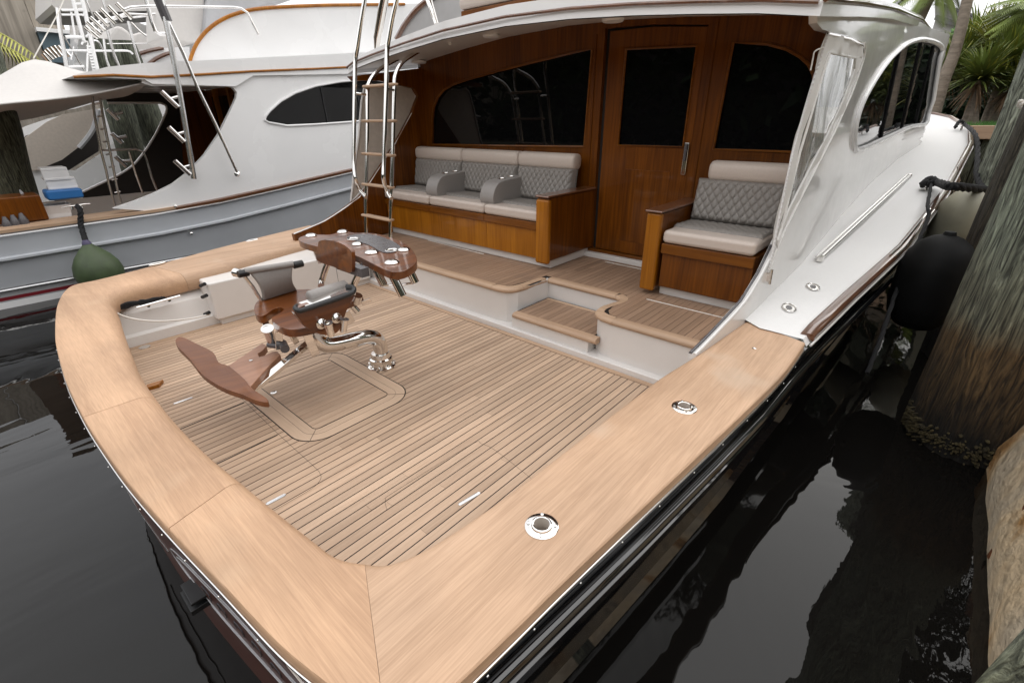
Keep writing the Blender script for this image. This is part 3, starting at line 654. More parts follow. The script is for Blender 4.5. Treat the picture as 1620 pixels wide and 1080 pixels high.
# ================================================================== SEATING ON THE MEZZANINE
def quilt(x0, x1, y0, z0, y1, z1, th, mode='diamond', cell=.075, amp=.007, rnd=.03, nx=70, nz=40, x0t=None, x1t=None):
    """padded panel from the (y0,z0) edge to the (y1,z1) edge, front face stitched"""
    a = V(0, y0, z0); b_ = V(0, y1, z1); d = (b_-a); Ln = d.length; d.normalize(); nn = V(1,0,0).cross(d); nn = -nn if nn.y > 0 or (abs(nn.y) < .3 and nn.z < 0) else nn
    if abs(d.z) < .3 and nn.z < 0: nn = -nn
    Wd = x1-x0; rings = []
    for j in range(nz+1):
        v = Ln*j/nz; row = []
        for i in range(nx+1):
            u = Wd*i/nx
            e = min(u, Wd-u, v, Ln-v); k = 1-(1-min(1, e/rnd))**2; k = math.sqrt(max(0, k))
            if mode == 'diamond':
                h = amp*min(1, (abs(math.sin(math.pi*(u/cell+v/(cell*1.45))))*abs(math.sin(math.pi*(u/cell-v/(cell*1.45)))))**.5*1.3)
            elif mode == 'rib': h = amp*abs(math.sin(math.pi*u/cell))**.6
            else: h = 0
            row.append(V(x0+u, 0, 0)+a+d*v+nn*(th*k+h*k))
        rings.append(row)
    B_ = B(); B_.loft(rings, False)
    P = [rings[0][0], rings[0][-1], rings[-1][-1], rings[-1][0]]; Q = [p-nn*.02 for p in P]
    B_.add(Q, [(0,1,2,3)]); B_.add([P[0],P[1],Q[1],Q[0]], [(0,1,2,3)]); B_.add([P[3],P[2],Q[2],Q[3]], [(3,2,1,0)])
    return B_
def roll(x0, x1, y, z, ry, rz, mat, name, par, rx=.035):
    n = 20; rings = []
    for x_, k in ((x0, .0), (x0, .75), (x0+rx*.35, .93), (x0+rx, 1), (x1-rx, 1), (x1-rx*.35, .93), (x1, .75), (x1, 0)):
        R_ = []
        for q in range(n):
            t = 2*math.pi*q/n; c, s_ = math.cos(t), math.sin(t)
            R_.append(V(x_, y+ry*k*abs(c)**.7*(1 if c > 0 else -1), z+rz*k*abs(s_)**.7*(1 if s_ > 0 else -1)))
        rings.append(R_)
    return B().loft(rings, True).build(name, mat, par, smooth=60)
sofa = thing('mezzanine_sofa', 'three-seat grey quilted sofa on a varnished teak base under the wide window', 'sofa', (-1.25, 4.25, .40))
XS = [-2.60, -1.655, -.705, .085]
B().box(-2.585, 3.905, .40, .20, 4.62, .50).build('toe_kick', M['gelm'], sofa, bevel=.012)
sx = [-2.59] + [at(p, 395, y=3.84).x for p in (699, 768.8)] + [.075]
for a, b in zip(sx[:-1], sx[1:]): B().box(a+.0015, 3.862, .492, b-.0015, 3.885, .80).build('front_panel', M['varlt'], sofa, bevel=.0015)
B().box(-2.59, 3.886, .5, .08, 4.62, .86).build('base', M['var'], sofa, smooth=0)
for a, b in zip(XS[:-1], XS[1:]):
    B().box(a+.001, 3.838, .795, b-.001, 3.90, .872).build('front_rail', M['varx'], sofa, bevel=.006)
ap = B().prism([(3.80,.495),(4.655,.495),(4.655,1.135),(3.80,1.135)], .085, .235, YZ).build('end_panel', M['var'], sofa, bevel=.02, seg=3)
B().box(.078, 3.785, .47, .243, 3.85, 1.12).build('end_post', M['varlt'], sofa, bevel=.025, seg=4)
B().box(.075, 3.78, 1.135, .245, 4.655, 1.158).build('arm_cap', M['vary'], sofa, bevel=.012, seg=3)
def seat_unit(par, x0, x1, head=None, ribs='rib', yb=4.60):
    g = .004
    c = B().box(x0+g, 3.835, .875, x1-g, 4.5, .985).build('seat_cushion', M['vcream'], par, bevel=.035, seg=5)
    quilt(x0+g+.01, x1-g-.01, 4.02, .988, 4.50, .972, .012, ribs, .052 if ribs == 'rib' else .07, .013, .02, 110, 30).build('seat_panel', M['vgrey'], c, smooth=180)
    quilt(x0+g, x1-g, 4.43, .985, 4.50, 1.345, .085, 'diamond', .068, .016, .05, 130, 70).build('back_cushion', M['vgrey'], par, smooth=180)
    h0, h1 = head or (x0, x1)
    roll(h0+g, h1-g, 4.50, 1.415, .085, .085, M['vcream'], 'head_roll', par)
for a, b in zip(XS[:-1], XS[1:]): seat_unit(sofa, a, b)
for xc, px in ((-1.655, 0), (-.705, 0)):
    w = .105; pr = [(3.90,.98),(3.885,1.03),(3.90,1.10),(3.94,1.165),(4.0,1.205),(4.08,1.22),(4.44,1.24),(4.44,.98)]
    prs = [(p.x, p.y) for p in cat([V(*p, 0) for p in pr[:6]], 4)]+pr[6:]
    ar = B().prism(prs, xc-w, xc+w, YZ).build('armrest', M['vgreyl'], sofa, smooth=50, bevel=.014, seg=3)
    for yy in (4.14, 4.30):
        B().lathe(V(xc, yy, 1.226+(yy-4.14)*.05), (0,0,1), [(.047,0),(.047,.006),(.040,.008),(.037,.004),(.036,-.03),(.001,-.03)], 24, closed=True).build('cup_holder', M['chrome'], ar)
seat = thing('single_seat', 'single grey quilted seat with cream head roll beside the clear curtain', 'seat', (1.8, 4.25, .40))
B().box(1.415, 3.93, .395, 2.16, 4.6, .49).build('toe_kick', M['gelm'], seat, bevel=.006)
B().box(1.43, 3.862, .492, 2.17, 3.885, .79).build('front_panel', M['var'], seat, bevel=.0015)
B().box(1.42, 3.838, .785, 2.17, 3.90, .872).build('front_rail', M['varx'], seat, bevel=.006)
B().box(1.42, 3.886, .48, 2.17, 4.6, .86).build('base', M['var'], seat, smooth=0)
B().box(1.265, 3.85, .46, 1.40, 4.655, 1.12).build('end_panel', M['var'], seat, bevel=.02, seg=3)
B().box(1.265, 3.815, .44, 1.40, 3.87, 1.115).build('end_post', M['varlt'], seat, bevel=.018, seg=3)
B().box(1.252, 3.80, 1.12, 1.413, 4.655, 1.142).build('arm_cap', M['vary'], seat, bevel=.012, seg=3)
seat_unit(seat, 1.415, 2.165, head=(1.50, 2.165), ribs='diamond')
# ================================================================== FIGHTING CHAIR
ch = thing('fighting_chair', 'varnished teak fighting chair with chrome pedestal, grey arm pads and a rod table behind', 'fishing chair', (0, 1.87, 0))
B().lathe((0,1.87,0), (0,0,1), [(.115,0),(.115,.012),(.105,.018),(.090,.022),(.086,.05),(.092,.055),(.092,.075),(.078,.082),(.07,.12),(.001,.12)], 36).build('pedestal_base', M['chrome'], ch)
for k in range(8):
    a = k*math.pi/4; B().lathe((.10*math.cos(a),1.87+.10*math.sin(a),.016), (0,0,1), [(.010,0),(.010,.012),(.005,.018),(.001,.018)], 8).build('bolt', M['chrome'], ch)
pp = [(603,575,0),(603,560,0),(602,549,0),(599,540,0),(592,534,0),(580,533,0),(560,537,-.0),(540,542,-.01),(522,545,-.02),(510,543,-.03),(502,536,-.04),(497,526,-.05),(493,515,-.06),(490,505,-.06)]
B().tube(cat([at(a, b, x=c) for a, b, c in pp], 4), .058, 20).build('pedestal_arm', M['chrome'], ch)
def zp(pts, z): return [(at(a, b, z=z).x, at(a, b, z=z).y) for a, b in pts]
def smoothpoly(P, n=4): return [(p.x, p.y) for p in cat([V(*p, 0) for p in P], n, closed=True)]
SE = smoothpoly(zp([(402,489),(405,479),(418,470),(458,459),(500,458),(530,466),(542,480),(528,500),(506,512),(480,519),(458,521),(441,515),(430,506),(433,500),(444,494),(449,489),(443,486),(432,489),(421,497),(411,500),(404,496)], .62), 3)
B().prism(SE, .565, .62, XY).build('seat', M['chairw'], ch, smooth=40, bevel=.016, seg=4)
# port arm pad
A0, A1, A2, A3 = at(418,476,z=.62), at(471,459,z=.62), at(465,418,z=.86), at(393,429,z=.86)
rings = []
for k in range(11):
    t = k/10; p = A0.lerp(A3, t); q = A1.lerp(A2, t); bw = math.sin(math.pi*t)*.035
    rings.append([p+V(bw,bw*.5,0), p.lerp(q,.5)+V(bw,0,0), q+V(bw,-bw*1.2,0), q+V(bw-.045,-bw*1.2,0), p+V(bw-.045,bw*.5,0)])
pad = B().loft(rings, True, True).build('arm_pad', M['vgreyl'], ch, smooth=50, bevel=.012, seg=3)
B().tube([A3+V(-.010,-.02,.0), A2+V(-.010,.0,.0)], .024, 14).build('pad_roll', M['vgreyl'], pad)
for c, d in ((A3, V(0,-1,0)), (A2, V(0,1,0))):
    B().tube([c+V(-.01,0,-.01), c+V(-.01,0,-.01)+d*.07], [.028,.026], 12).build('grip', M['black'], pad)
B().tube([A3+V(-.02,-.03,-.03), A3.lerp(A0,.5)+V(-.02,-.02,0), A0+V(-.03,-.01,0)], .014, 8).build('arm_bracket', M['chrome'], pad)
B().tube([at(381,433,z=.84), at(373,431,z=.84)], [.03,.034], 12).build('tube_end', M['chrome'], pad)
# starboard arm: teak side, grey roll, black grip rail
sp = smoothpoly([(at(a,b,x=.40).y, at(a,b,x=.40).z) for a, b in ((468,489),(474,505),(488,520),(508,529),(526,529),(538,520),(548,492),(560,462),(515,473))], 3)
side = B().prism(sp, .36, .40, YZ).build('arm_side', M['chairw'], ch, smooth=40, bevel=.01, seg=3)
B().prism([(at(a,b,x=.30).y, at(a,b,x=.30).z) for a, b in ((488,476),(545,456),(550,478),(500,500))], .28, .36, YZ).build('arm_block', M['chairw'], side, bevel=.01)
r0, r1 = at(488,471,z=.84), at(548,452,z=.84)
B().tube([r0, r0+(r1-r0)*.04, r1-(r1-r0)*.04, r1], [.03,.042,.042,.03], 18).tube([r0+V(.05,-.01,-.025), r1+V(.05,0,-.025)], .026, 12).build('arm_roll', M['vgreyl'], side, smooth=50)
B().bar(at(478,482,x=.37), at(556,456,x=.37), .09, .006).build('arm_plate', M['chrome'], side)
g = [at(a,b,x=c) for a,b,c in ((470,484,.34),(467,487,.38),(472,491,.42),(480,490,.43),(520,477,.43),(553,465,.43),(560,460,.42),(558,454,.38),(548,453,.34))]
B().tube(cat(g, 4), .015, 10).build('grip_rail', M['black'], side)
for (a, b), (c, d), (e, f) in (((508,512),(519,512),(524,531)), ((532,503),(545,506),(543,524))):
    p0 = at(a, b, x=.40); rh = B().lathe(p0, (1,0,0), [(.034,0),(.034,.006),(.022,.012),(.016,.02),(.001,.02)], 18).tube([p0, at(c, d, x=.47)], .015, 10).build('rod_holder', M['chrome'], side)
    q0, q1 = at(c, d-1, x=.47), at(e, f, x=.46)
    B().tube([q0, q1], [.026,.022], 16).build('rod_tube', M['chrome'], rh)
    B().lathe(q0, (q0-q1), [(.028,0),(.028,.004),(.021,.004),(.020,-.02),(.001,-.02)], 16, closed=True).build('tube_mouth', M['smoke'], rh)
# flat chrome brackets below the seat
def blade(p, q, w=.05, th=.008, name='seat_bracket', m='chrome', up=(1,0,0), par=ch):
    return B().bar(p, q, th, w, up=up).build(name, M[m], par, bevel=.003) if 0 else B().bar(p, q, w, th, up=up).build(name, M[m], par, bevel=.003)
blade(at(482,520,x=.12), at(500,562,x=.12), .06)
blade(at(547,493,x=.30), at(557,511,x=.30), .055)
blade(at(418,502,z=.56), at(426,533,x=-.18), .05)
blade(at(441,524,z=.54), at(442,553,x=-.05), .05)
blade(at(461,528,x=.0), at(470,543,x=.0), .04)
blade(at(572,480,z=.60), at(587,474,z=.62), .035, .006)
c1 = at(423,520,z=.56)
B().tube([c1, at(430,540,z=.44)], [.036,.030], 16).lathe(c1, (c1-at(430,540,z=.44)), [(.042,-.004),(.042,.004),(.030,.004),(.028,-.03),(.001,-.03)], 18, closed=True).build('gimbal_cup', M['chrome'], ch)
B().tube([at(425,545,z=.42), at(448,548,z=.42)], .022, 12).tube([at(447,543,z=.43), at(451,552,z=.43)], .03, 12).build('gimbal_axle', M['smoke'], ch)
B().tube([at(566,467,z=.66), at(563,478,z=.60)], .036, 16).build('back_socket', M['chrome'], ch)
B().tube([at(556,482,z=.58), at(566,493,z=.52)], .026, 12).build('back_clamp', M['chrome'], ch)
wd = at(556,478,z=.60)
B().obox(at(552,478,z=.60), .12,.20,.05, ax=(1,.2,0)).build('rear_seat_block', M['chairw'], ch, bevel=.015, seg=3)
# footrest on its beam
fr = B().bar(at(494,538,z=.43), at(399,617,z=.27), .06, .03).build('footrest_beam', M['chrome'], ch, bevel=.004)
zf = lambda px: .42-.07*(px-280)/140
def fz(pts, dz=0, sub=3):
    P = [at(a, b, z=zf(a)+dz) for a, b in pts]; return cat(P, sub, closed=True)
def slab(P, th, name, mat, par, bevel=.01):
    flat = [Vector((p.x, p.y, 0)) for p in P]; tr = tessellate_polygon([flat]); n = len(P)
    vs = P+[p-V(0,0,th) for p in P]; f = [tuple(t) for t in tr]+[tuple(i+n for i in reversed(t)) for t in tr]+[(i, (i+1) % n, (i+1) % n+n, i+n) for i in range(n)]
    return B().add(vs, f).build(name, mat, par, smooth=40, bevel=bevel, seg=3)
neck = [at(a, b, z=.355-.0*(a-360)) for a, b in ((361,578),(388,560),(415,542),(422,547),(416,554),(408,559),(410,564),(418,562),(430,556),(438,555),(444,561),(420,585),(396,612))]
slab(neck, .05, 'footrest_neck', M['neckw'], fr, .006)
wing = fz([(278,537),(288,533),(312,544),(337,557),(346,573),(362,579),(387,600),(397,613),(421,629),(423,636),(405,633),(384,624),(360,616),(340,606),(319,591),(299,566),(281,548)])
slab(wing, .035, 'foot_board', M['footw'], fr, .012)
B().lathe(at(397,570,z=.357), (0,0,1), [(.012,0),(.012,.003),(.001,.004)], 12).build('neck_screw', M['chrome'], fr)
# rod table behind the chair
ZT = .985
TT = smoothpoly(zp([(472,378),(480,373),(498,371),(522,371),(536,367),(547,365),(560,368),(590,369),(620,376),(645,388),(657,402),(659,414),(650,423),(633,430),(613,428),(590,417),(563,404),(535,397),(507,391),(480,384)], ZT), 3)
tb = B().prism(TT, ZT-.05, ZT, XY).build('rod_table', M['chairw'], ch, smooth=40, bevel=.014, seg=4)
B().prism(smoothpoly(zp([(549,376),(573,371),(600,374),(626,385),(634,393),(626,399),(606,400),(583,388)], ZT), 3), ZT+.001, ZT+.005, XY).build('cutting_board', M['smoke'], tb, smooth=0)
for px, py, r_ in ((492,373.5,.045),(542,367.5,.045),(565,387,.04),(588,400,.05),(639,396,.045),(620,416,.05)):
    B().lathe(at(px, py, z=ZT), (0,0,1), [(r_,0),(r_,.006),(r_*.8,.016),(r_*.55,.020),(.001,.020)], 24).build('rod_cap', M['chrome'], tb)
for px, py, r_ in ((559,379,.05),(620,397,.05)):
    B().lathe(at(px, py, z=ZT), (0,0,1), [(r_,0),(r_,.008),(r_*.85,.010),(r_*.8,.006),(.001,.006)], 24).build('cup_ring', M['chrome'], tb)
bp_ = smoothpoly([(at(a,b,y=1.60).x, at(a,b,y=1.60).z) for a, b in ((508,388),(511,380),(525,379),(545,384),(559,394),(562,404),(561,429),(548,427),(533,421),(506,410))], 3)
B().prism(bp_, 1.575, 1.60, XZ).build('backrest', M['varlt'] if 0 else M['chairw'], tb, smooth=40, bevel=.008, seg=3)
B().box(at(535,405,y=1.60).x-.05, 1.60, ZT-.09, at(555,405,y=1.6).x+.1, 1.66, ZT-.03).build('backrest_bracket', M['smoke'], tb)
for (a, b), (c, d) in (((620,433),(637,468)), ((594,424),(607,451)), ((646,424),(657,447)), ((497,390),(507,416)), ((540,390),(546,408))):
    p0 = at(a, b, z=ZT-.04); p1 = p0+(at(c, d, y=p0.y+.02)-p0)
    B().tube([p0, p1], .028 if b > 420 else .022, 16).build('rod_tube', M['chrome'], tb)
B().tube([at(657,447,z=.80), at(637,450,z=.80), at(600,452,z=.80)], .008, 8).build('tube_brace', M['chrome'], tb)
for pts in (((520,412),(514,428),(509,445),(508,452)), ((575,417),(568,432),(560,450),(557,466))):
    P = [at(a, b, y=1.72-.03*i) for i, (a, b) in enumerate(pts)]
    for i in range(len(P)-1):
        pass
    B().tube(cat(P, 4), [.024]*(4*(len(P)-1)+1), 12).build('table_arm', M['chrome'], tb)
# ================================================================== BOARDING LADDER
def atp(px, py, y0, k):
    d = RX*((px-810)/FPX) - RU*((py-540)/FPX) + RF; n = V(0, 1, -k)
    t = (y0-n.dot(CAM))/n.dot(d); return CAM+d*t
LY, LK = 3.02, .20
lad = thing('flybridge_ladder', 'chrome ladder with teak rungs standing on the raised deck left of the sofa', 'ladder', (-1.75, 3.1, .40))
def leg(pts, top, name='rail'):
    P = [atp(a, b, LY, LK) for a, b in pts]
    lo = P[-1]; d = (P[-1]-P[-2]).normalized(); foot = lo+d*((.402-lo.z)/d.z)
    T = [at(a, b, y=y) for a, b, y in top]
    B().tube(cat(T+P, 4)+[foot], .021, 12).build(name, M['chrome'], lad)
    B().lathe(foot, (0,0,1), [(.04,0),(.04,.006),(.025,.012),(.001,.02)], 16).build('foot', M['chrome'], lad)
leg([(581,150),(581,200),(580,263),(579,310),(579,355)], [(640,88,4.15),(610,104,3.85),(594,116,3.62),(584,131,3.5)], 'ladder_leg')
leg([(624,136),(622,207),(621,250),(619,310),(618,355)], [(672,76,4.15),(648,90,3.85),(634,102,3.62),(626,118,3.5)], 'ladder_leg')
for (a, b), (c, d) in (((577,138),(626,133)),((575,192),(625,191)),((575,244),(623,245)),((575.5,292),(621,296)),((575,341),(620,347))):
    p, q = atp(a, b, LY-.005, LK), atp(c, d, LY-.005, LK); q.z = p.z = (p.z+q.z)/2
    B().bar(p, q, .075, .028).build('rung', M['trim'], lad, bevel=.012, seg=3)
def hr(pts, end):
    P = [atp(a, b, LY-.14, LK) for a, b in pts]; E_ = [atp(a, b, LY-.03, LK) for a, b in end]
    B().tube(cat(P+E_, 4), .023, 12).build('handrail', M['chrome'], lad)
    return P
h1 = hr([(585,-60),(577,0),(570,45),(565,78),(562,98),(561,150),(560,220),(560,262),(563,285)], [(569,300),(579,312)])
h2 = hr([(640,-60),(628,0),(621,30),(615,62),(612,86),(611,140),(609,200),(607,260),(607,285)], [(612,302),(619,314)])
B().tube([atp(563,148,LY-.14,LK), atp(581,150,LY,LK)], .013, 10).build('stay', M['chrome'], lad)
B().tube([atp(611,140,LY-.14,LK), atp(624,143,LY,LK)], .013, 10).build('stay', M['chrome'], lad)
# ================================================================== CURTAINS
m, t, p = newmat('clear_vinyl'); N = t.nodes.new
tr_ = N('ShaderNodeBsdfTransparent'); mix = N('ShaderNodeMixShader'); nz = N('ShaderNodeTexNoise'); nz.inputs['Scale'].default_value = 2.6; nz.inputs['Distortion'].default_value = 1.5
mp = N('ShaderNodeMapping'); mp.inputs['Scale'].default_value = (1,2.5,.6); tc = N('ShaderNodeTexCoord'); lnk(t, tc.outputs['Object'], mp.inputs[0]); lnk(t, mp.outputs[0], nz.inputs['Vector'])
rp = N('ShaderNodeMapRange'); rp.inputs[1].default_value = .35; rp.inputs[2].default_value = .7; rp.inputs[3].default_value = .62; rp.inputs[4].default_value = .92; lnk(t, nz.outputs['Fac'], rp.inputs[0])
p.inputs['Base Color'].default_value = (.40,.405,.385,1); p.inputs['Roughness'].default_value = .1; p.inputs['Coat Weight'].default_value = .5
bp = N('ShaderNodeBump'); bp.inputs['Strength'].default_value = .45; bp.inputs['Distance'].default_value = .03; lnk(t, nz.outputs['Fac'], bp.inputs['Height']); lnk(t, bp.outputs[0], p.inputs['Normal'])
lnk(t, rp.outputs[0], mix.inputs[0]); lnk(t, tr_.outputs[0], mix.inputs[1]); lnk(t, p.outputs[0], mix.inputs[2]); lnk(t, mix.outputs[0], t.nodes['Material Output'].inputs[0]); M['vinyl'] = m
cur = thing('clear_side_curtain', 'clear vinyl side curtain with white canvas border hanging from the hardtop at right', 'boat curtain', (2.3, 4.4, .95))
cl = [(1310,52),(1300,84),(1287,125),(1270,183),(1253,245),(1239,310),(1229,360),(1221,400),(1214,430)]; crr = [(1368,68),(1366,92),(1350,140),(1336,172),(1318,212),(1288,270),(1255,335),(1230,388),(1214,436)]
il = [(1312,84),(1300,120),(1283,180),(1265,240),(1249,305),(1237,355),(1228,395)]; ir = [(1352,92),(1351,110),(1332,160),(1308,212),(1278,270),(1245,335),(1229,380)]
def cw(px, py): w = wl(px, py, .0); return (w.y, w.z)
oc = [cw(*p) for p in cl]+[cw(*p) for p in crr[::-1]]; ic = [cw(*p) for p in il]+[cw(*p) for p in ir[::-1]]
def wavy(y, z): return .012*math.sin(z*9+y*5)+.01*math.sin(y*17)
def cloth(poly, hole, name, mat, off, bulge=.05):
    o = curved(poly, hole, off, name, mat, cur)
    o_loc = cur.location
    for v in o.data.vertices:
        w = v.co+o_loc; v.co.x += wavy(w.y, w.z)*.8
    return o
cloth(oc, ic, 'canvas_border', M['border'], -.005); cloth(ic, None, 'clear_panel', M['vinyl'], -.008)
B().tube([V(xw(p[0], p[1])+.004, p[0], p[1]) for p in ic], .009, 6, closed=True).build('panel_stitching', M['border'], cur)
B().tube(cat([wl(*p)+V(.004,0,0) for p in crr], 5), .009, 8).build('hem', M['border'], cur)
zipb = B()
ZP = cat([wl(*p) for p in cl], 6)
zipb.tube([p+V(.004,-.006,0) for p in ZP], .009, 8)
B_ = zipb.build('zip_edge', M['plastic'], cur)
zt_ = B(); acc = 0
for a, b in zip(ZP[:-1], ZP[1:]):
    n = max(1, int((b-a).length/.022))
    for k in range(n):
        pz = a.lerp(b, k/n); zt_.obox(pz+V(.01,-.014,0), .008,.016,.008, ax=(1,0,0))
zt_.build('zip_teeth', M['plastic'], cur, kind='stuff')
B().tube(cat([wl(1305,75)+V(0,-.02,0), wl(1291,82)+V(0,-.03,0), wl(1288,92)+V(0,-.03,0), wl(1284,112)+V(0,-.03,0)], 5), .005, 6).build('pull_cord', M['linen'], cur)
B().obox(wl(1215,437)+V(.01,-.01,0), .03,.03,.07).tube([wl(1217,425)+V(.02,-.01,0), wl(1213,448)+V(.02,-.01,0)], .012, 8).build('zip_clasp', M['alu'], cur)
cp = thing('port_side_curtain', 'beige canvas side curtain hanging behind the chrome ladder', 'boat curtain', (-2.62, 3.6, .9))
pc = P3([(577,138),(600,137),(640,136),(654,139),(658,148),(652,178),(640,203),(625,230),(605,261),(587,287),(572,303),(562,314),(556,318),(558,300),(562,260),(568,215)], -2.66)
pcw = [(p.x, p.y) for p in cat([V(*p, 0) for p in pc], 3, closed=True)]
o = B().prism(pcw, -2.69, -2.675, YZ).build('canvas_panel', M['canvas'], cp, smooth=0)
B().tube([V(-2.668, p[0], p[1]) for p in pcw], .014, 6, closed=True).build('hem', M['awning'], cp)
# ---- small gear in the port quarter
wq = [at(a, b, z=.012) for a, b in ((231,617),(234,611),(259,603),(252,611))]
B().prism([(p.x, p.y) for p in wq], .002, .03, XY).build('teak_wedge', M['varlt'], smooth=0, bevel=.003, label='small varnished teak wedge lying on the deck near the aft port corner', cat_='wedge')
hz = B().tube(cat([at(172,489,x=-1.95), at(205,503,x=-1.9), at(250,508,x=-1.9), at(300,504,x=-1.93), at(332,497,x=-1.95)], 6), .008, 8).build('shore_cable', M['linen'], smooth=60, label='thin white cable sagging inside the port quarter of the teak cockpit', cat_='cable')
rl = B(); random.seed(3)
for k in range(9):
    P = [at(176+12*q+random.uniform(-3,3), 487-2.1*q+random.uniform(-3,3), x=-2.06) for q in range(8)]
    rl.tube(cat(P, 4), .013, 6)
rl.build('coiled_line', M['rope'], smooth=60, label='black mooring line bundled behind the chrome cleat inside the cockpit corner', cat_='rope')
for px, py in ((320,470),(324,497),(317,452)):
    B().tube([at(px,py,x=-1.98), at(px+7,py-3,x=-1.92)], .017, 10).build('locker_latch', M['black'], boat)
B().tube([at(352,447-2,x=-2.1), at(283,448,x=-2.1)], .014, 10).build('grab_tube', M['chrome'], boat) if 0 else None

# ================================================================== NEIGHBOURING BOAT (port side)
NX = -6.3
nb = thing('moored_sport_boat', 'white sport fishing boat with a blue-grey hull moored beside the teak cockpit', 'boat', (NX-2, 2, WATER))
def nz_(y): return interp(y, [-8,-2,.2,2.5,3.8,5.7,8,11,14], [.50,.49,.50,.545,.676,.897,1.15,1.5,1.9])
def nsec(y):
    s_ = nz_(y)
    return [V(NX-.02, y, s_), V(NX, y, s_-.02), V(NX-.02, y, s_-.32), V(NX+.03, y, s_-.335), V(NX+.03, y, s_-.365), V(NX-.03, y, s_-.38), V(NX-.12, y, -.26)]
yy = [-8,-5,-2,-.5,.2,1,2,3,4,5,6,7.5,9,11,14]
B().loft([nsec(y) for y in yy], False).build('hull_side', M['blue'], nb, smooth=25)
B().tube([V(NX-.10, y, -.285) for y in yy], .018, 8).build('chine_rail', M['alu'], nb)
B().loft([[V(NX-.13, y, -.27), V(NX-.14, y, -.40), V(NX-.15, y, -.46)] for y in yy], False).build('boot_top', M['covergrey'], nb)
B().loft([[V(NX-.135, y, -.385), V(NX-.145, y, -.435)] for y in yy], False).build('boot_stripe', M['red'], nb)
B().loft([[V(NX-.148, y, -.455), V(NX-.16, y, -.7)] for y in yy], False).build('bottom_band', M['white'], nb)
B().loft([[V(NX+.02, y, nz_(y)-.01), V(NX+.02, y, nz_(y)+.03), V(NX-.45, y, nz_(y)+.035), V(NX-.47, y, nz_(y)-.04)] for y in yy if y <= 2.6]+[[V(NX+.02, 2.65, nz_(2.65)-.01), V(NX+.02, 2.65, nz_(2.65)+.03), V(NX-.3, 2.65, nz_(2.65)+.035), V(NX-.3, 2.65, nz_(2.65)-.04)]], False).build('covering_board', M['trimy'], nb)
B().loft([[V(NX+.04, y, nz_(y)-.02), V(NX+.045, y, nz_(y)+.02), V(NX, y, nz_(y)+.04), V(NX-.07, y, nz_(y)+.03)] for y in (2.3,3,4,5,6,7.5,9,11)], False).build('toe_rail', M['vary'], nb)
B().tube([V(NX+.04, y, nz_(y)-.035) for y in yy], .012, 6).build('rub_strip', M['alu'], nb)
def YP(pts, x=NX): return [(at(a, b, x=x).y, at(a, b, x=x).z) for a, b in pts]
hole = YP([(426,194),(420,190),(421,184),(428,175),(445,160),(468,147),(500,136),(540,129),(600,124),(650,124),(650,186),(600,189),(555,193),(500,197),(455,199)])
hs_ = [(225,131),(240,136),(362,137),(370,139),(376,146),(375,155),(365,177),(347,213),(325,245),(300,272),(275,291),(245,306),(215,318),(180,330)]
hp_ = YP(hs_)+[(y, nz_(y)+.0) for y in (2,3,4,5,6,7.5,9.5)]+[(9.5,3.0),(5.5,2.86)]+YP([(560,86),(300,100),(230,104)])
B().prism(hp_, NX-.12, NX-.03, YZ, holes=[hole]).build('house_side', M['white'], nb, smooth=0)
wn = B().prism(hole, NX-.09, NX-.07, YZ).build('side_window', M['glass'], nb, smooth=0)
B().tube([V(NX-.02, p[0], p[1]) for p in hole], .02, 6, closed=True).build('window_frame', M['white'], wn)
for a, b in (((507,136),(519,197)),((560,128),(575,192))):
    B().bar(at(*a,x=NX-.06), at(*b,x=NX-.06), .02, .02).build('mullion', M['black'], wn)
B().prism(YP([(114,121),(122,118),(170,106),(230,100),(300,97),(560,84),(640,80),(640,116),(560,117),(400,120),(372,137),(240,133),(228,126)]), NX-3.3, NX+.02, YZ).build('hardtop', M['white'], nb, smooth=0)
B().tube([at(a, b, x=NX+.03) for a, b in ((116,122),(180,119),(240,122),(320,118),(400,113),(500,109),(600,104),(660,101))], .018, 8).build('roof_trim', M['varlt'], nb)
# far side of the cockpit, cabin front and dim interior
FXx = -9.5
B().prism(YP([(60,330),(115,310),(160,290),(194,273),(216,256),(240,223),(255,195),(264,174),(262,167),(256,164),(238,163),(170,163),(165,150),(250,140),(282,140),(292,300),(285,350),(60,350)], FXx), FXx-.06, FXx, YZ).build('far_coaming', M['dark'], nb, smooth=0)
B().prism(YP([(283,140),(420,150),(470,300),(286,352),(292,300)], FXx), FXx-.06, FXx, YZ).build('far_side_panel', M['var'], nb, smooth=0)
B().tube(cat([at(a, b, x=FXx+.02) for a, b in ((60,329),(115,310),(160,290),(194,273),(216,256),(240,223),(255,195),(264,172),(256,164),(238,163),(170,163))], 3), .02, 6).build('far_lip', M['white'], nb)
B().box(FXx, -8, -.08, NX-.12, 4.3, -.02).build('cockpit_deck', M['deckmez'], nb)
B().box(NX-.5, -8, -.05, NX-.45, 2.6, .5).build('liner', M['gelm'], nb); B().box(FXx, -8, -.05, FXx+.05, 2.9, .5).build('liner', M['gelm'], nb)
B().box(FXx, 3.2, -.05, NX-.15, 4.4, .32).build('raised_deck', M['gelm'], nb)
bk = B().box(FXx, 4.3, .3, NX-.13, 4.36, 2.7).build('cabin_bulkhead', M['var'], nb); B().box(FXx+.1, 3.6, -.05, FXx+.14, 4.3, 1.0).build('far_panel', M['var'], nb)
B().box(FXx+.3, 4.27, 1.2, NX-.6, 4.295, 2.3).build('window', M['glass'], bk)
B().box(-8.9, 3.5, .3, -7.5, 4.3, .9).build('bench', M['varlt'], nb, bevel=.02); B().box(-8.9, 3.45, .9, -7.5, 4.0, 1.0).build('bench_cushion', M['covergrey'], nb, bevel=.03)
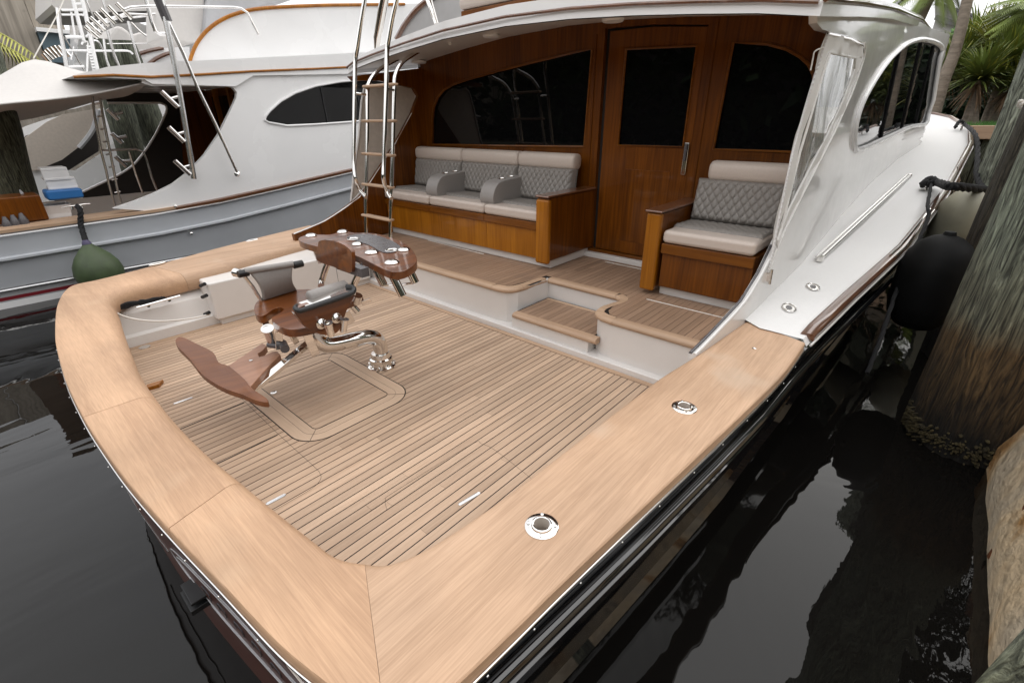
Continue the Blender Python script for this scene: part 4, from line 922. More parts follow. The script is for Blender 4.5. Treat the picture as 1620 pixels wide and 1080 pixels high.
B().box(-9.3, 4.2, .35, -6.6, 4.29, 1.15).build('lower_panel', M['varlt'], bk)
for q in range(4): B().box(-8.9+.75*q, 4.2, 1.15, -8.8+.75*q, 4.29, 2.6).build('mullion', M['varlt'], bk)
B().box(-7.2, 3.0, .0, -6.9, 3.5, 1.1).build('console', M['covergrey'], nb, bevel=.03)
B().prism(YP([(300,103),(303,88),(312,68),(328,48),(350,32),(380,20),(420,13),(500,9),(560,7),(640,6),(760,4),(760,60),(640,100),(560,100)], -6.75), -6.85, -6.75, YZ).build('flybridge_side', M['white'], nb, smooth=0)
B().tube(cat([at(a, b, x=-6.74) for a, b in ((300,101),(303,88),(312,68),(328,48),(350,32),(380,20),(420,13),(500,9),(560,8),(640,7))], 3), .028, 8).build('flybridge_trim', M['varlt'], nb)
B().prism(YP([(257,62),(256,20),(262,-30),(322,-30),(325,30),(318,66),(290,68)], -8.0), -9.0, -8.0, YZ).build('helm_cover', M['awning'], nb, smooth=0, bevel=.05)
B().prism(YP([(325,55),(328,10),(340,-20),(450,-25),(470,-2),(380,18),(345,36)], -7.8), -8.6, -7.8, YZ).build('seat_cover', M['covergrey'], nb, smooth=0, bevel=.04)
def pipe(pts, x, r, name, mat, par, n=10, sm=0):
    P = [at(a, b, x=x) for a, b in pts]
    return B().tube(cat(P, 4) if sm else P, r, n).build(name, M[mat], par)
pipe([(196,16),(207,12),(240,10),(370,12),(382,14),(391,20),(400,38),(409,55)], -6.6, .020, 'bridge_rail', 'alu', nb)
pipe([(140,40),(200,22),(235,24),(262,20)], -8.4, .018, 'bridge_rail', 'alu', nb)
pipe([(230,-5),(240,35),(246,50),(252,54),(264,54)], -7.4, .03, 'bridge_ladder_rail', 'alu', nb)
for (a, b) in (((640,30),(820,200)), ((720,410),(885,570)), ((785,770),(950,920))):
    p = (160+a[0]/6.75, 140+a[1]/6.75); q = (160+b[0]/6.75, 140+b[1]/6.75)
    pipe([p, q], -6.15, .038, 'clamped_rod_holder', 'alu', nb, 12); m_ = ((p[0]+q[0])/2, (p[1]+q[1])/2)
    pipe([m_, (m_[0]+14, m_[1]-4)], -6.16, .022, 'clamp', 'alu', nb)
op = thing('outrigger_pole', 'tall aluminium outrigger pole crossing the white side of the neighbouring boat', 'pole', (at(306,275,x=-6.15)))
pipe([(246,-40),(262,30),(277,105),(290,180),(300,240),(307,283)], -6.15, .040, 'pole', 'alu', op)
pipe([(249,-10),(264,30),(290,85),(313,140),(340,195),(375,272)], -6.2, .026, 'strut', 'alu', op)
B().lathe(at(375,275,x=-6.22), (1,0,-.2), [(.05,0),(.05,.012),(.03,.03),(.001,.05)], 14).build('strut_foot', M['chrome'], op)
pipe([(251,0),(265,34)], -6.17, .065, 'pole_sleeve', 'smoke', op)
l2 = thing('neighbour_boat_ladder', 'slim steel ladder standing in the neighbouring boat cockpit below the white awning', 'ladder', at(185,330,x=-7.6))
for pts in (((146,152),(150,185),(160,240),(168,270),(172,290),(182,325)), ((158,155),(166,200),(178,260),(186,300),(192,322))):
    pipe(pts, -7.6, .018, 'rail', 'alu', l2)
for k in range(8): pipe([(149+k*4.6,165+k*20),(160+k*4.3,163+k*20)], -7.6, .013, 'rung', 'alu', l2)
r2 = thing('cockpit_hand_rail', 'bent steel hand rail on the raised deck of the neighbouring boat', 'rail', at(225,300,x=-7.9))
pipe([(160,238),(190,237),(215,236),(227,240),(232,252),(240,280),(250,305)], -7.9, .018, 'rail', 'alu', r2)
pipe([(204,240),(215,275),(226,305)], -7.9, .018, 'rail', 'alu', r2)
for i_, ((a, b), (c, d)) in enumerate((((65,220),(185,335)),((110,480),(225,585)),((150,725),(270,835)))):
    o = B().tube([at(160+a/6.75, 140+b/6.75, x=-9.3), at(160+c/6.75, 140+d/6.75, x=-9.3)], .04, 10).tube([at(160+(a+c)/13.5, 140+(b+d)/13.5, x=-9.3), at(195-1+6*i_, 182-4+38*i_, x=-9.3)], .03, 8).build('far_rod_holder', M['alu'], smooth=60)
    o['label'] = ('top', 'middle', 'bottom')[i_]+' one of three steel rod holders on the far side of the neighbouring cockpit'; o['category'] = 'rod holder'; o['group'] = 'rod holders on the far post'
# awning
aw = thing('cockpit_awning', 'off-white fabric awning stretched over the neighbouring boat cockpit', 'awning', at(60,170,x=-7))
E0 = [at(-160,190,x=-6.35), at(-60,176,x=-6.35), at(0,165,x=-6.4), at(75,158,x=-6.4), at(150,148,x=-6.4), at(235,130,x=-6.45)]
E1 = [at(-160,165,x=-7.4), at(-60,143,x=-7.4), at(0,119,x=-7.5), at(54,94,x=-7.6), at(130,113,x=-7.3), at(237,129,x=-6.6)]
E2 = [at(-160,215,x=-9.4), at(-60,205,x=-9.4), at(0,196,x=-9.4), at(60,186,x=-9.4), at(120,170,x=-9.4), at(170,155,x=-9.4)]
def sag(A_, B_, n=8, s_=.05): return [[a.lerp(b, k/n)+V(0,0,-s_*math.sin(math.pi*k/n)) for a, b in zip(A_, B_)] for k in range(n+1)]
R1 = sag(cat(E0, 3), cat(E1, 3)); R2 = sag(cat(E1, 3), cat(E2, 3), 8, .08)
B().loft(R1+R2[1:], False).build('awning_cloth', M['awning'], aw, smooth=60)
B().tube([at(53,93,x=-7.6), at(90,25,x=-7.8), at(110,-20,x=-7.9)], .008, 5).build('halyard', M['linen'], aw)
B().tube(cat(E0, 3), .012, 6).build('hem', M['awning'], aw)
# gear in the neighbouring cockpit
st = thing('dock_steps', 'white plastic boarding steps with three treads near the dark piling', 'steps', at(90,300,x=-7.0))
for k, ((a, b), (c, d)) in enumerate((((57,257),(99,254)), ((64,272),(112,270)), ((72,287),(118,284)))):
    p, q = at(a, b, x=-7.0), at(c, d, x=-7.0); w_ = (q-p).length
    B().obox((p+q)/2+V(-.05,0,-.10-.0*k), .34, w_, .04, ax=(1,0,0)).build('tread', M['plastic'], st, bevel=.01)
    B().obox((p+q)/2+V(.10,0,-.19), .03, w_, .18, ax=(1,0,0)).build('riser', M['plastic'], st, bevel=.006)
B().obox(at(100,306,x=-6.9), .35, .42, .14).build('blue_towel', M['bluep'], bevel=.03, label='bright blue cloth lying under the white boarding steps', cat_='cloth')
tubb = B(); c = at(85,338,x=-6.95)
tubb.loft([[c+V(sx_*w, sy_*w, h) for sx_, sy_ in ((-1,-1),(1,-1),(1,1),(-1,1))] for w, h in ((.17,-.1),(.20,.13),(.22,.14),(.21,.125),(.17,-.05))], True, True)
tubb.build('storage_tub', M['plastic'], bevel=.01, label='open pale plastic tub beside the cleat on the neighbouring boat', cat_='tub')
random.seed(5)
for k in range(3):
    c = at(10+13*k, 352-3*k, x=-6.6); B().lathe(c+V(0,0,-.12), (0,0,1), [(.05,0),(.055,.1),(.04,.14),(.02,.2),(.001,.2)], 14).build('fishing_reel', M['smoke'], label=('leftmost', 'middle', 'rightmost')[k]+' of three dark reels at the left edge behind the neighbouring rail', cat_='reel', group='reels by the neighbouring rail')
B().obox(at(15,330,x=-6.9), .5, .7, .35).build('tackle_box', M['var'], bevel=.02, label='dark teak tackle box in the neighbouring cockpit at the left edge', cat_='box')
sb = B(); P = []
for k in range(9): P.append([at(30+k*4, 300+4*k, x=-7.0)+V(0,0,.04*math.sin(k)), at(36+k*4, 318+4*k, x=-6.9)+V(0,0,.03*math.cos(k*2)), at(40+k*3, 338+2*k, x=-6.85)])
sb.loft(P, False).build('folded_cover', M['covergrey'], smooth=60, label='crumpled grey canvas draped over the neighbouring cockpit beside the tub', cat_='cover')
for a_, b_ in ((302,369),(277,326)): B().lathe(at(a_, b_, x=NX+.0), (1,0,0), [(.022,-.03),(.022,.03),(.01,.04),(.001,.04)], 12).build('hull_fitting', M['chrome'], nb)
cleat(at(122,330,x=-6.42), (0,1,.05), .34, 'neighbour_cleat', nb)
# green fender on its rope
fc = at(137,385,x=-5.98)
fd = thing('green_fender', 'round green fender hanging on black rope from the blue-grey hull', 'fender', fc+V(0,0,-.8))
B().lathe(fc, V(.06,.03,-1), [(.02,-.03),(.05,0),(.065,.03),(.13,.09),(.215,.19),(.275,.30),(.30,.42),(.275,.56),(.20,.68),(.09,.75),(.001,.76)], 40).build('ball', paint('green_fender_vinyl', (.05,.075,.03), .55, var=.25, bump=.2, scale=7), fd)
B().lathe(fc, V(.06,.03,-1), [(.03,-.05),(.05,-.02),(.058,.01),(.05,.02)], 16).build('neck', paint('purple_collar', (.06,.05,.11), .5), fd)
def rope(pts, r, name, label, grp=None, twist=True):
    P = cat(pts, 8); b = B(); n = len(P)
    for s_ in range(3):
        Q = []
        for i, p in enumerate(P):
            t = (P[min(i+1,n-1)]-P[max(i-1,0)]).normalized(); u = t.orthogonal().normalized(); w = t.cross(u); a = i*.9+s_*2.094
            Q.append(p+(u*math.cos(a)+w*math.sin(a))*r*.5)
        b.tube(Q, r*.62, 6)
    return b.build(name, M['rope'], smooth=60, label=label, cat_='rope', group=grp)
rope([at(122,326,x=-6.4), at(127,333,x=-6.28), at(128,355,x=-6.24), at(133,373,x=-6.1), fc+V(0,0,.02)], .035, 'fender_rope', 'black rope holding the green fender to the neighbouring cleat')

# ================================================================== BOATS AND TOWERS BEYOND
b2 = thing('white_boat', 'white boat with beige cockpit curtain seen under the neighbouring awning', 'boat', (-13.5, 2, WATER))
B().prism(YP([(19,243),(40,218),(74,193),(100,181),(155,172),(154,190),(148,203),(137,220),(123,234),(98,253),(62,268),(49,271),(25,262)], -11.8), -11.85, -11.8, YZ).build('cockpit_curtain', M['canvas'], b2, smooth=0)
B().tube(cat([at(a,b,x=-11.75) for a, b in ((125,234),(140,216),(149,200),(155,174))], 3), .05, 6).build('curtain_hem', M['covergrey'], b2)
B().prism(YP([(12,215),(40,200),(75,188),(120,178),(300,150),(330,330),(120,330),(140,275),(170,235),(160,175),(40,215),(22,243)], -12.4), -12.5, -12.4, YZ).build('house_side', M['white'], b2, smooth=0)
B().prism(YP([(-80,255),(0,262),(60,268),(120,270),(165,240),(180,225),(300,220),(330,320),(-80,330)], -11.9), -12.0, -11.9, YZ).build('hull_side', M['white'], b2, smooth=0)
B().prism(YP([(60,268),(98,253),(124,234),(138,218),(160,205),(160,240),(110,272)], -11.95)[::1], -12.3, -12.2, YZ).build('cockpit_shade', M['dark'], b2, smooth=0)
B().prism(YP([(-60,196),(0,190),(60,180),(120,172),(160,160),(160,120),(120,108),(0,120),(-60,140)], -12.4), -14, -12.4, YZ).build('cabin_top', M['white'], b2, smooth=0)
for i_, (x0, h_) in enumerate(((-10.9,6),(-10.9,5.5))):
    pass
b3 = thing('white_yacht', 'white yacht with brown teak trim and grey covers behind the rod racks', 'boat', (-16, 6, WATER))
B().prism(YP([(95,118),(120,100),(150,92),(185,84),(230,78),(300,74),(300,130),(95,140)], -11), -11.1, -11, YZ).build('cabin_side', M['white'], b3, smooth=0)
B().tube(cat([at(a,b,x=-10.97) for a, b in ((155,112),(165,106),(195,95),(230,82),(258,76))], 3), .04, 6).build('teak_trim', M['vary'], b3)
B().tube(cat([at(a,b,x=-10.95) for a, b in ((232,105),(245,94),(262,86),(270,84))], 3), .04, 6).build('teak_trim', M['vary'], b3)
B().prism(YP([(166,88),(168,60),(178,44),(190,40),(205,50),(215,70),(222,88)], -11.6), -13, -11.6, YZ).build('dinghy_cover', M['awning'], b3, smooth=0, bevel=.15, seg=3)
B().prism(YP([(205,85),(208,55),(225,50),(245,60),(262,72),(255,84),(230,90)], -12), -14, -12, YZ).build('seat_cover', M['awning'], b3, smooth=0, bevel=.15, seg=3)
b4 = thing('covered_yacht', 'tall white yacht under grey covers at the top of the picture', 'boat', (-22, 8, WATER))
B().prism(YP([(82,-60),(82,8),(90,16),(110,18),(160,20),(330,14),(430,-5),(430,-60)], -16), -19, -16, YZ).build('bridge_cover', M['awning'], b4, smooth=0)
B().prism(YP([(118,-60),(150,-20),(160,14),(230,40),(330,60),(330,180),(110,150),(125,60)], -19.5), -21, -19.5, YZ).build('deckhouse', M['white'], b4, smooth=0)
# rod racks
def rack(name, label, segs, x, grp):
    t = thing(name, label, 'rod rack', at(segs[0][0][0], segs[0][0][1]+40, x=x), grp)
    for a, b in segs: B().tube([at(*a, x=x), at(*b, x=x)], .032 if x > -9 else .038, 10).build('rod_tube', M['chrome'], t)
    mid = [at(a[0]*.25+b[0]*.75, a[1]*.25+b[1]*.75, x=x-.05) for a, b in segs]
    B().tube(cat(mid, 3), .02, 8).build('hoop', M['alu'], t); return t
k_ = 6.75
rk = rack('rod_rack', 'larger curved rack of seven steel rod tubes left of the outrigger pole', [((a/k_, b/k_), (c/k_, d/k_)) for a, b, c, d in ((1240,35,1410,205),(1150,65,1310,230),(1070,95,1230,255),(1010,135,1160,285),(960,185,1120,330),(925,235,1080,375),(905,285,1050,410))], -8.3, 'curved rod racks')
rk2 = rack('rod_rack', 'smaller curved rack of rod tubes above the awning peak', [((a/k_, b/k_), (c/k_, d/k_)) for a, b, c, d in ((660,500,745,605),(612,490,705,600),(570,492,660,605),(528,505,622,612),(490,522,590,625),(465,545,560,640),(455,575,535,670))], -10.2, 'curved rod racks')
tw = thing('tuna_tower', 'white tubular tower with ladder rungs rising behind the awning', 'tower', at(150,120,x=-9.6))
L2 = lambda *p: [(p[i]/k_, p[i+1]/k_) for i in range(0, len(p), 2)]
for pts, r_, m_ in ((L2(765,-60,800,80,895,440), .055, 'white'), (L2(860,-60,920,180,990,520,1055,805), .06, 'white'), (L2(900,-40,1000,190), .03, 'alu'),
    (L2(655,110,900,110), .035, 'white'), (L2(655,160,900,160), .03, 'white'), (L2(760,130,800,390), .03, 'white'), (L2(620,90,640,300,680,520,715,735), .06, 'alu'),
    (L2(700,400,760,395,880,400), .05, 'white'), (L2(700,540,1130,545,1360,545,1420,580), .035, 'white'), (L2(720,715,900,710), .035, 'white'), (L2(690,400,910,770), .025, 'alu'),
    (L2(875,480,885,455,910,450,940,470,930,780), .03, 'alu'), (L2(1110,420,1130,600,1160,720), .035, 'alu'), (L2(1150,330,1210,560,1290,760), .05, 'alu'), (L2(1370,230,1430,480,1500,700), .045, 'alu'),
    (L2(1400,240,1500,340,1620,425), .03, 'alu'), (L2(1330,110,1400,80,1600,75), .035, 'white'), (L2(1420,190,1620,170), .03, 'white'), (L2(920,400,940,380,965,375,985,400,1010,560,1060,790), .035, 'alu'),
    (L2(1090,-20,1130,110,1200,300), .04, 'alu'), (L2(760,640,790,500), .02, 'alu'), (L2(960,440,1040,440,1090,520,1170,720), .03, 'alu'), (L2(1140,470,1620,465), .015, 'alu')):
    B().tube(cat([at(a, b, x=-9.6) for a, b in pts], 3), r_*.55, 8).build('tower_pipe', M[m_], tw)
for k in range(9): B().tube([at((925+k*8)/k_, (500+k*32)/k_, x=-9.6), at((985+k*8)/k_, (498+k*32)/k_, x=-9.6)], .02, 6).build('tower_rung', M['white'], tw)
for k in range(3): B().tube([at((795+k*40)/k_, (45+k*60)/k_, x=-9.6), at((890+k*10)/k_, (40+k*60)/k_, x=-9.6)], .02, 6).build('tower_rung', M['white'], tw)

# ================================================================== PILINGS
def piling_mat(name, lo, mid_, hi, zl, zh):
    m, t, p = newmat(name); N = t.nodes.new
    tc = N('ShaderNodeTexCoord'); ge = N('ShaderNodeNewGeometry'); sp_ = N('ShaderNodeSeparateXYZ'); lnk(t, ge.outputs['Position'], sp_.inputs[0])
    mp = N('ShaderNodeMapping'); mp.inputs['Scale'].default_value = (1,1,.10); lnk(t, tc.outputs['Object'], mp.inputs[0])
    n1 = N('ShaderNodeTexNoise'); n1.inputs['Scale'].default_value = 22; n1.inputs['Detail'].default_value = 10; n1.inputs['Distortion'].default_value = 2.5; lnk(t, mp.outputs[0], n1.inputs['Vector'])
    n2 = N('ShaderNodeTexNoise'); n2.inputs['Scale'].default_value = 2.2; n2.inputs['Detail'].default_value = 6; lnk(t, tc.outputs['Object'], n2.inputs['Vector'])
    a = N('ShaderNodeMath'); a.operation = 'MULTIPLY_ADD'; a.inputs[1].default_value = .9; lnk(t, n2.outputs['Fac'], a.inputs[0]); lnk(t, sp_.outputs['Z'], a.inputs[2])
    mr = N('ShaderNodeMapRange'); mr.inputs[1].default_value = zl; mr.inputs[2].default_value = zh; lnk(t, a.outputs[0], mr.inputs[0])
    rp = N('ShaderNodeValToRGB'); e = rp.color_ramp.elements; e[0].color = (*lo, 1); e[1].color = (*hi, 1); e.new(.45).color = (*mid_, 1); e.new(.6).color = (*[(x_+y_)/2 for x_, y_ in zip(mid_, hi)], 1)
    lnk(t, mr.outputs[0], rp.inputs[0])
    r2 = N('ShaderNodeMapRange'); r2.inputs[1].default_value = .36; r2.inputs[2].default_value = .64; r2.inputs[3].default_value = .3; r2.inputs[4].default_value = 1.75; lnk(t, n1.outputs['Fac'], r2.inputs[0])
    vs = N('ShaderNodeVectorMath'); vs.operation = 'SCALE'; lnk(t, rp.outputs[0], vs.inputs[0]); lnk(t, r2.outputs[0], vs.inputs['Scale']); lnk(t, vs.outputs[0], p.inputs['Base Color'])
    p.inputs['Roughness'].default_value = .85
    b = N('ShaderNodeBump'); b.inputs['Strength'].default_value = 1; b.inputs['Distance'].default_value = .06; lnk(t, n1.outputs['Fac'], b.inputs['Height']); lnk(t, b.outputs[0], p.inputs['Normal'])
    return m
M['pile'] = piling_mat('weathered_piling', (.006,.004,.002), (.10,.060,.024), (.20,.225,.17), .0, 1.75)
M['piledark'] = piling_mat('dark_piling', (.008,.006,.004), (.045,.030,.016), (.06,.055,.04), -.2, 2.4)
M['pilegrey'] = piling_mat('grey_green_piling', (.05,.045,.02), (.14,.145,.09), (.27,.29,.23), -.3, 1.6)
M['pilefar'] = piling_mat('green_piling', (.02,.018,.01), (.06,.055,.03), (.09,.10,.07), -.4, 2.2)
def piling(x, y, r, z1, label, lean=(0,0), mat='pile', name='piling', grp='timber pilings along the dock'):
    n = 48; rings = []; random.seed(int(x*100+y*10)); ph = [random.uniform(0,6.28) for _ in range(9)]
    K = 46
    for j in range(K+1):
        z = -1.6+(z1+1.6)*j/K; ring = []
        for k in range(n):
            a = 2*math.pi*k/n; d = 0
            for q in range(9): d += math.sin(a*(2+q*3)+ph[q]+z*(.5+.28*q))*(.012/(1+q*.35))
            rr = r*(1.03-.02*j/K)+d
            ring.append(V(x+lean[0]*z+rr*math.cos(a), y+lean[1]*z+rr*math.sin(a), z))
        rings.append(ring)
    t = thing(name, label, 'piling', (x, y, -1.6), grp)
    B().loft(rings, True, True).build('shaft', M[mat], t, smooth=60)
    return t
p1 = piling(3.77, 4.75, .36, 4.2, 'thick weathered timber piling with green algae nearest the camera at right')
bn = B(); random.seed(4)
for k in range(900):
    a = random.uniform(0, 6.283); z_ = random.gauss(-.44, .045); r_ = random.uniform(.005,.014)
    bn.lathe(V(3.77+.372*math.cos(a), 4.75+.372*math.sin(a), z_), (math.cos(a), math.sin(a), 0), [(r_,-.01),(r_*.8,.012),(r_*.3,.02)], 6)
bn.build('barnacles', paint('barnacles', (.045,.034,.012), .9, var=.6, bump=1, scale=18), p1, kind='stuff')
piling(3.78, 6.6, .34, 4.2, 'dark brown timber piling standing behind the nearest big piling', mat='piledark')
piling(3.72, 9.4, .33, 4.4, 'grey-green timber piling with white rope loops, third along the dock', mat='pilegrey')
piling(3.95, 11.9, .3, 4.4, 'thin grey piling furthest along the dock beside the timber bulkhead')
pk = thing('rope_loops', 'white rope loops hung on the upper part of the third piling', 'rope', at(1612,165,y=8.9))
for k in range(3): B().tube(cat([at(1611+4*k,168+3*k,y=8.9), at(1614+3*k,160+4*k,y=8.85), at(1622+3*k,163+3*k,y=8.9)], 5), .02, 8).build('loop', M['linen'], pk)
def farpile(px0, py0, px1, py1, x, r, label):
    a, b = at(px0, py0, x=x), at(px1, py1, x=x); d = (b-a).normalized(); a = a-d*((a.z+1.5)/d.z); 
    t = thing('piling', label, 'piling', a, 'timber pilings beyond the cockpit'); rr = []
    b = b+d*1.2
    B().tube([a.lerp(b, k/14) for k in range(15)], [r*(1+.03*math.sin(k*2.1)) for k in range(15)], 24).build('shaft', M['pilefar'], t, smooth=60); return t
farpile(25,300,-5,190,-8.9,.27,'dark green timber piling at the left edge below the awning')
farpile(213,262,188,168,-10.6,.26,'green piling seen through the neighbouring cockpit opening, left of the pair')
farpile(252,235,226,165,-11.0,.28,'brown piling seen through the neighbouring cockpit opening, right of the pair')
# ================================================================== DOCK WALL, RIGHT
m, t, p = newmat('stained_concrete'); N = t.nodes.new; tc = N('ShaderNodeTexCoord')
n1 = N('ShaderNodeTexNoise'); n1.inputs['Scale'].default_value = 2.4; n1.inputs['Detail'].default_value = 9; n1.inputs['Distortion'].default_value = .6
n2 = N('ShaderNodeTexNoise'); n2.inputs['Scale'].default_value = 14; n2.inputs['Detail'].default_value = 8
mp = N('ShaderNodeMapping'); mp.inputs['Scale'].default_value = (1,1,.45); lnk(t, tc.outputs['Object'], mp.inputs[0]); lnk(t, mp.outputs[0], n1.inputs['Vector']); lnk(t, tc.outputs['Object'], n2.inputs['Vector'])
rp = N('ShaderNodeValToRGB'); e = rp.color_ramp.elements; e[0].position = .3; e[0].color = (.08,.04,.015,1); e[1].position = .75; e[1].color = (.85,.70,.50,1); e.new(.37).color = (.46,.25,.09,1); e.new(.44).color = (.74,.56,.35,1); e.new(.58).color = (.60,.49,.35,1)
lnk(t, n1.outputs['Fac'], rp.inputs[0]); mm = N('ShaderNodeMixRGB'); mm.blend_type = 'MULTIPLY'; mm.inputs[0].default_value = .12; lnk(t, rp.outputs[0], mm.inputs[1]); lnk(t, n2.outputs['Fac'], mm.inputs[2]); lnk(t, mm.outputs[0], p.inputs['Base Color'])
p.inputs['Roughness'].default_value = .9; b = N('ShaderNodeBump'); b.inputs['Strength'].default_value = .9; b.inputs['Distance'].default_value = .03; lnk(t, n2.outputs['Fac'], b.inputs['Height']); lnk(t, b.outputs[0], p.inputs['Normal']); M['conc'] = m
random.seed(11)
sw_ = B(); rings = []
for j in range(70):
    y = -3+j*.28; rings.append([V(3.93+.01*math.sin(y*2.1), y, -1.6), V(3.91+.008*math.sin(y*1.7)+.008*math.sin(y*9), y, -.35), V(4.10+.02*math.sin(y*3.1), y, .3), V(4.33+.02*math.sin(y*2.3), y, .95), V(4.4, y, 1.02), V(7, y, 1.03)])
seawall = sw_.loft(rings, False).build('sea_wall', M['conc'], smooth=60, label='stained tan concrete sea wall at the right edge beside the pilings', cat_='wall')
B().bar(at(1568,885,x=3.92), at(1665,755,x=4.0), .05, .045, up=(1,0,0)).build('rusty_brace', paint('rust', (.16,.055,.016), .75, var=.5, bump=.8, scale=9), smooth=0, bevel=.01, label='rusty brown brace running diagonally across the concrete sea wall', cat_='brace')
B().bar(at(1556,1150,x=3.70), at(1736,960,x=3.78), .14, .12, up=(0,0,1)).build('dock_wale', M['pilegrey'], smooth=0, bevel=.02, seg=3, label='green weathered timber in the bottom right corner of the picture', cat_='timber')
# fenders between hull and pilings
f1 = B().lathe((3.24,5.75,.06), (0.02,0,1), [(.05,-.10),(.16,-.06),(.24,.04),(.275,.2),(.275,.50),(.25,.63),(.19,.73),(.11,.79),(.05,.81),(.04,.84),(.001,.84)], 36).build('black_fender', M['fend'], label='large black cylindrical fender squeezed between hull and pilings', cat_='fender')
f1.name = 'large_fender'
B().lathe((3.30,8.0,.35), (.12,-.1,1), [(.04,-.1),(.15,-.02),(.23,.1),(.25,.3),(.24,.5),(.16,.64),(.06,.70),(.04,.75),(.001,.75)], 32).build('pale_fender', paint('cream_fender', (.38,.36,.27), .5, var=.1), label='cream fender hanging beyond the black one beside the teak toe rail', cat_='fender')
B().box(3.42,9.0,-.6,3.62,9.2,.62).build('cream_post', paint('cream_post_paint', (.42,.40,.30), .6), label='short cream painted post in the water beside the bow rail', cat_='post')
# deck cleats and mooring lines
k1 = ons(1466,300,.01); k2 = ons(1520,206,.01)
cleat(k1, (.1,1,.05), .38, 'deck_cleat', boat, h=.07); cleat(k2, (.1,1,.05), .38, 'deck_cleat', boat, h=.07)
rope([k1+V(-.06,-.1,.07), k1+V(0,.12,.13), k1+V(.06,-.06,.10), k1+V(-.05,.02,.06), k1+V(.08,.0,.10), at(1500,294,y=7.3), at(1530,297,y=7.5), at(1560,301,y=8.2)], .045, 'mooring_line', 'thick black line from the nearer deck cleat to the pilings', 'black mooring lines')
rope([k2+V(-.1,-.1,.05), k2+V(-.06,.08,.16), k2+V(.05,.0,.09), at(1543,213,y=11.6), at(1547,240,y=10.5), at(1545,275,y=9.3), at(1552,293,y=8.6), at(1562,301,y=8.2)], .032, 'mooring_line', 'black line from the far deck cleat sagging down beside the bow rail', 'black mooring lines')
rope([k1+V(.03,-.05,.08), at(1468,322,y=6.9), at(1468,345,y=6.5), at(1445,400,y=6.0), at(1420,455,y=5.6), at(1395,530,y=5.1), at(1372,590,y=4.7)], .018, 'mooring_line', 'thin dark line dropping from the nearer deck cleat to the water', 'black mooring lines')
# ================================================================== BANK, PALMS, BUILDINGS
GZ = 1.55
mt = paint('bank_soil', (.07,.06,.035), .95, var=.5, bump=.6, scale=2)
B().add([(-6,17.6,GZ),(60,17.6,GZ),(160,160,GZ),(-60,160,GZ),(-6,17.6,-2),(60,17.6,-2)], [(0,1,2,3),(4,5,1,0)]).build('bank', mt, smooth=0, kind='structure')
tim = thing('timber_bulkhead', 'pale timber bulkhead with a cap beam across the end of the basin', 'bulkhead', (6,17.4,-.6))
B().box(-5,17.25,GZ-.28,20,17.6,GZ+.03).build('cap_beam', M['trim'], tim, bevel=.02)
for k in range(40): B().box(-5+k*.5+.01,17.42,-1.2,-5+k*.5+.48,17.52,GZ-.28).build('sheet_board', M['pilefar'], tim, smooth=0)
for k in range(8): B().bar(V(1+k*1.6,17.3,GZ-.35), V(.2+k*1.6,17.15,-.5), .14, .14).build('brace', M['trim'], tim)
for k in range(8): B().lathe((2.2+k*1.6,17.24,GZ-.13), (0,-1,0), [(.05,0),(.05,.02),(.001,.03)], 10).build('bolt', M['smoke'], tim)
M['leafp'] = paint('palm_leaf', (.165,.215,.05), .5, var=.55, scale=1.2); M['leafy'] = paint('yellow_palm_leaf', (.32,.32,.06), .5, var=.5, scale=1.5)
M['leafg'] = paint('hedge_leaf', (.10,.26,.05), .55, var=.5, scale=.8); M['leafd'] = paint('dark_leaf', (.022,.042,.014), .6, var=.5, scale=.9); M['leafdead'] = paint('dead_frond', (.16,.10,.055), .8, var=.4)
M['trunk'] = wood('palm_trunk', (.16,.13,.10), (.30,.25,.20), 'x', .9, bump=.6, fine=18)
def blades(b, c, n, L, w, rise=(.1,1.3), droop=.6, seg=4, a0=0, a1=6.283):
    for k in range(n):
        a = random.uniform(a0, a1); e = random.uniform(*rise); l = L*random.uniform(.65,1.05)
        d = V(math.cos(a)*math.cos(e), math.sin(a)*math.cos(e), math.sin(e)); s_ = V(-math.sin(a), math.cos(a), 0); p = Vector(c)+d*.08
        v = []; 
        for q in range(seg+1):
            t_ = q/seg; ww = w*(1-t_**1.6)*.5+.003
            v += [p-s_*ww, p+s_*ww]; p = p+(d+V(0,0,-droop*t_*1.2)).normalized()*(l/seg)
        b.add(v, [(2*q, 2*q+1, 2*q+3, 2*q+2) for q in range(seg)])
def pandanus(px, py, y, L, label, mat='leafp', n=150, trunk=True, rise=(-.1,1.35), w=.07):
    c = at(px, py, y=y); base = V(c.x+.15, c.y, GZ); t = thing('screw_palm', label, 'palm', base, 'screw palms on the bank')
    b = B(); blades(b, c, n, L, w, rise); b.build('crown', M[mat], t, smooth=60)
    b = B(); blades(b, c+V(.1,.1,.0), n//3, L*.95, w, rise); b.build('young_leaves', M['leafy'], t, smooth=60)
    b = B(); blades(b, c+V(0,0,-.05), n//6, L*.7, w*.8, (-1.2,-.3)); b.build('dead_leaves', M['leafdead'], t, smooth=60)
    if trunk:
        for q in range(3): B().tube([base+V(-.12+.13*q,0,-.1), base.lerp(c, .5)+V(-.05+.04*q,0,0), c], [.10,.075,.05], 10).build('trunk', M['trunk'], t)
    return t
random.seed(21)
pandanus(1548,128,19.5,1.15,'screw palm with stilt trunks in front, centre of the green clump','leafp',230)
pandanus(1590,100,20.5,1.4,'tall screw palm with leaning trunk right of the centre one','leafp',230)
pandanus(1500,118,21.0,1.2,'bushy screw palm just right of the slender leaning trunk','leafp',200,False)
pandanus(1570,78,22.0,1.4,'yellow-leaved screw palm above the centre of the clump','leafy',220,False)
pandanus(1612,60,21.5,1.3,'screw palm at the right edge partly behind the piling','leafp',200,False)
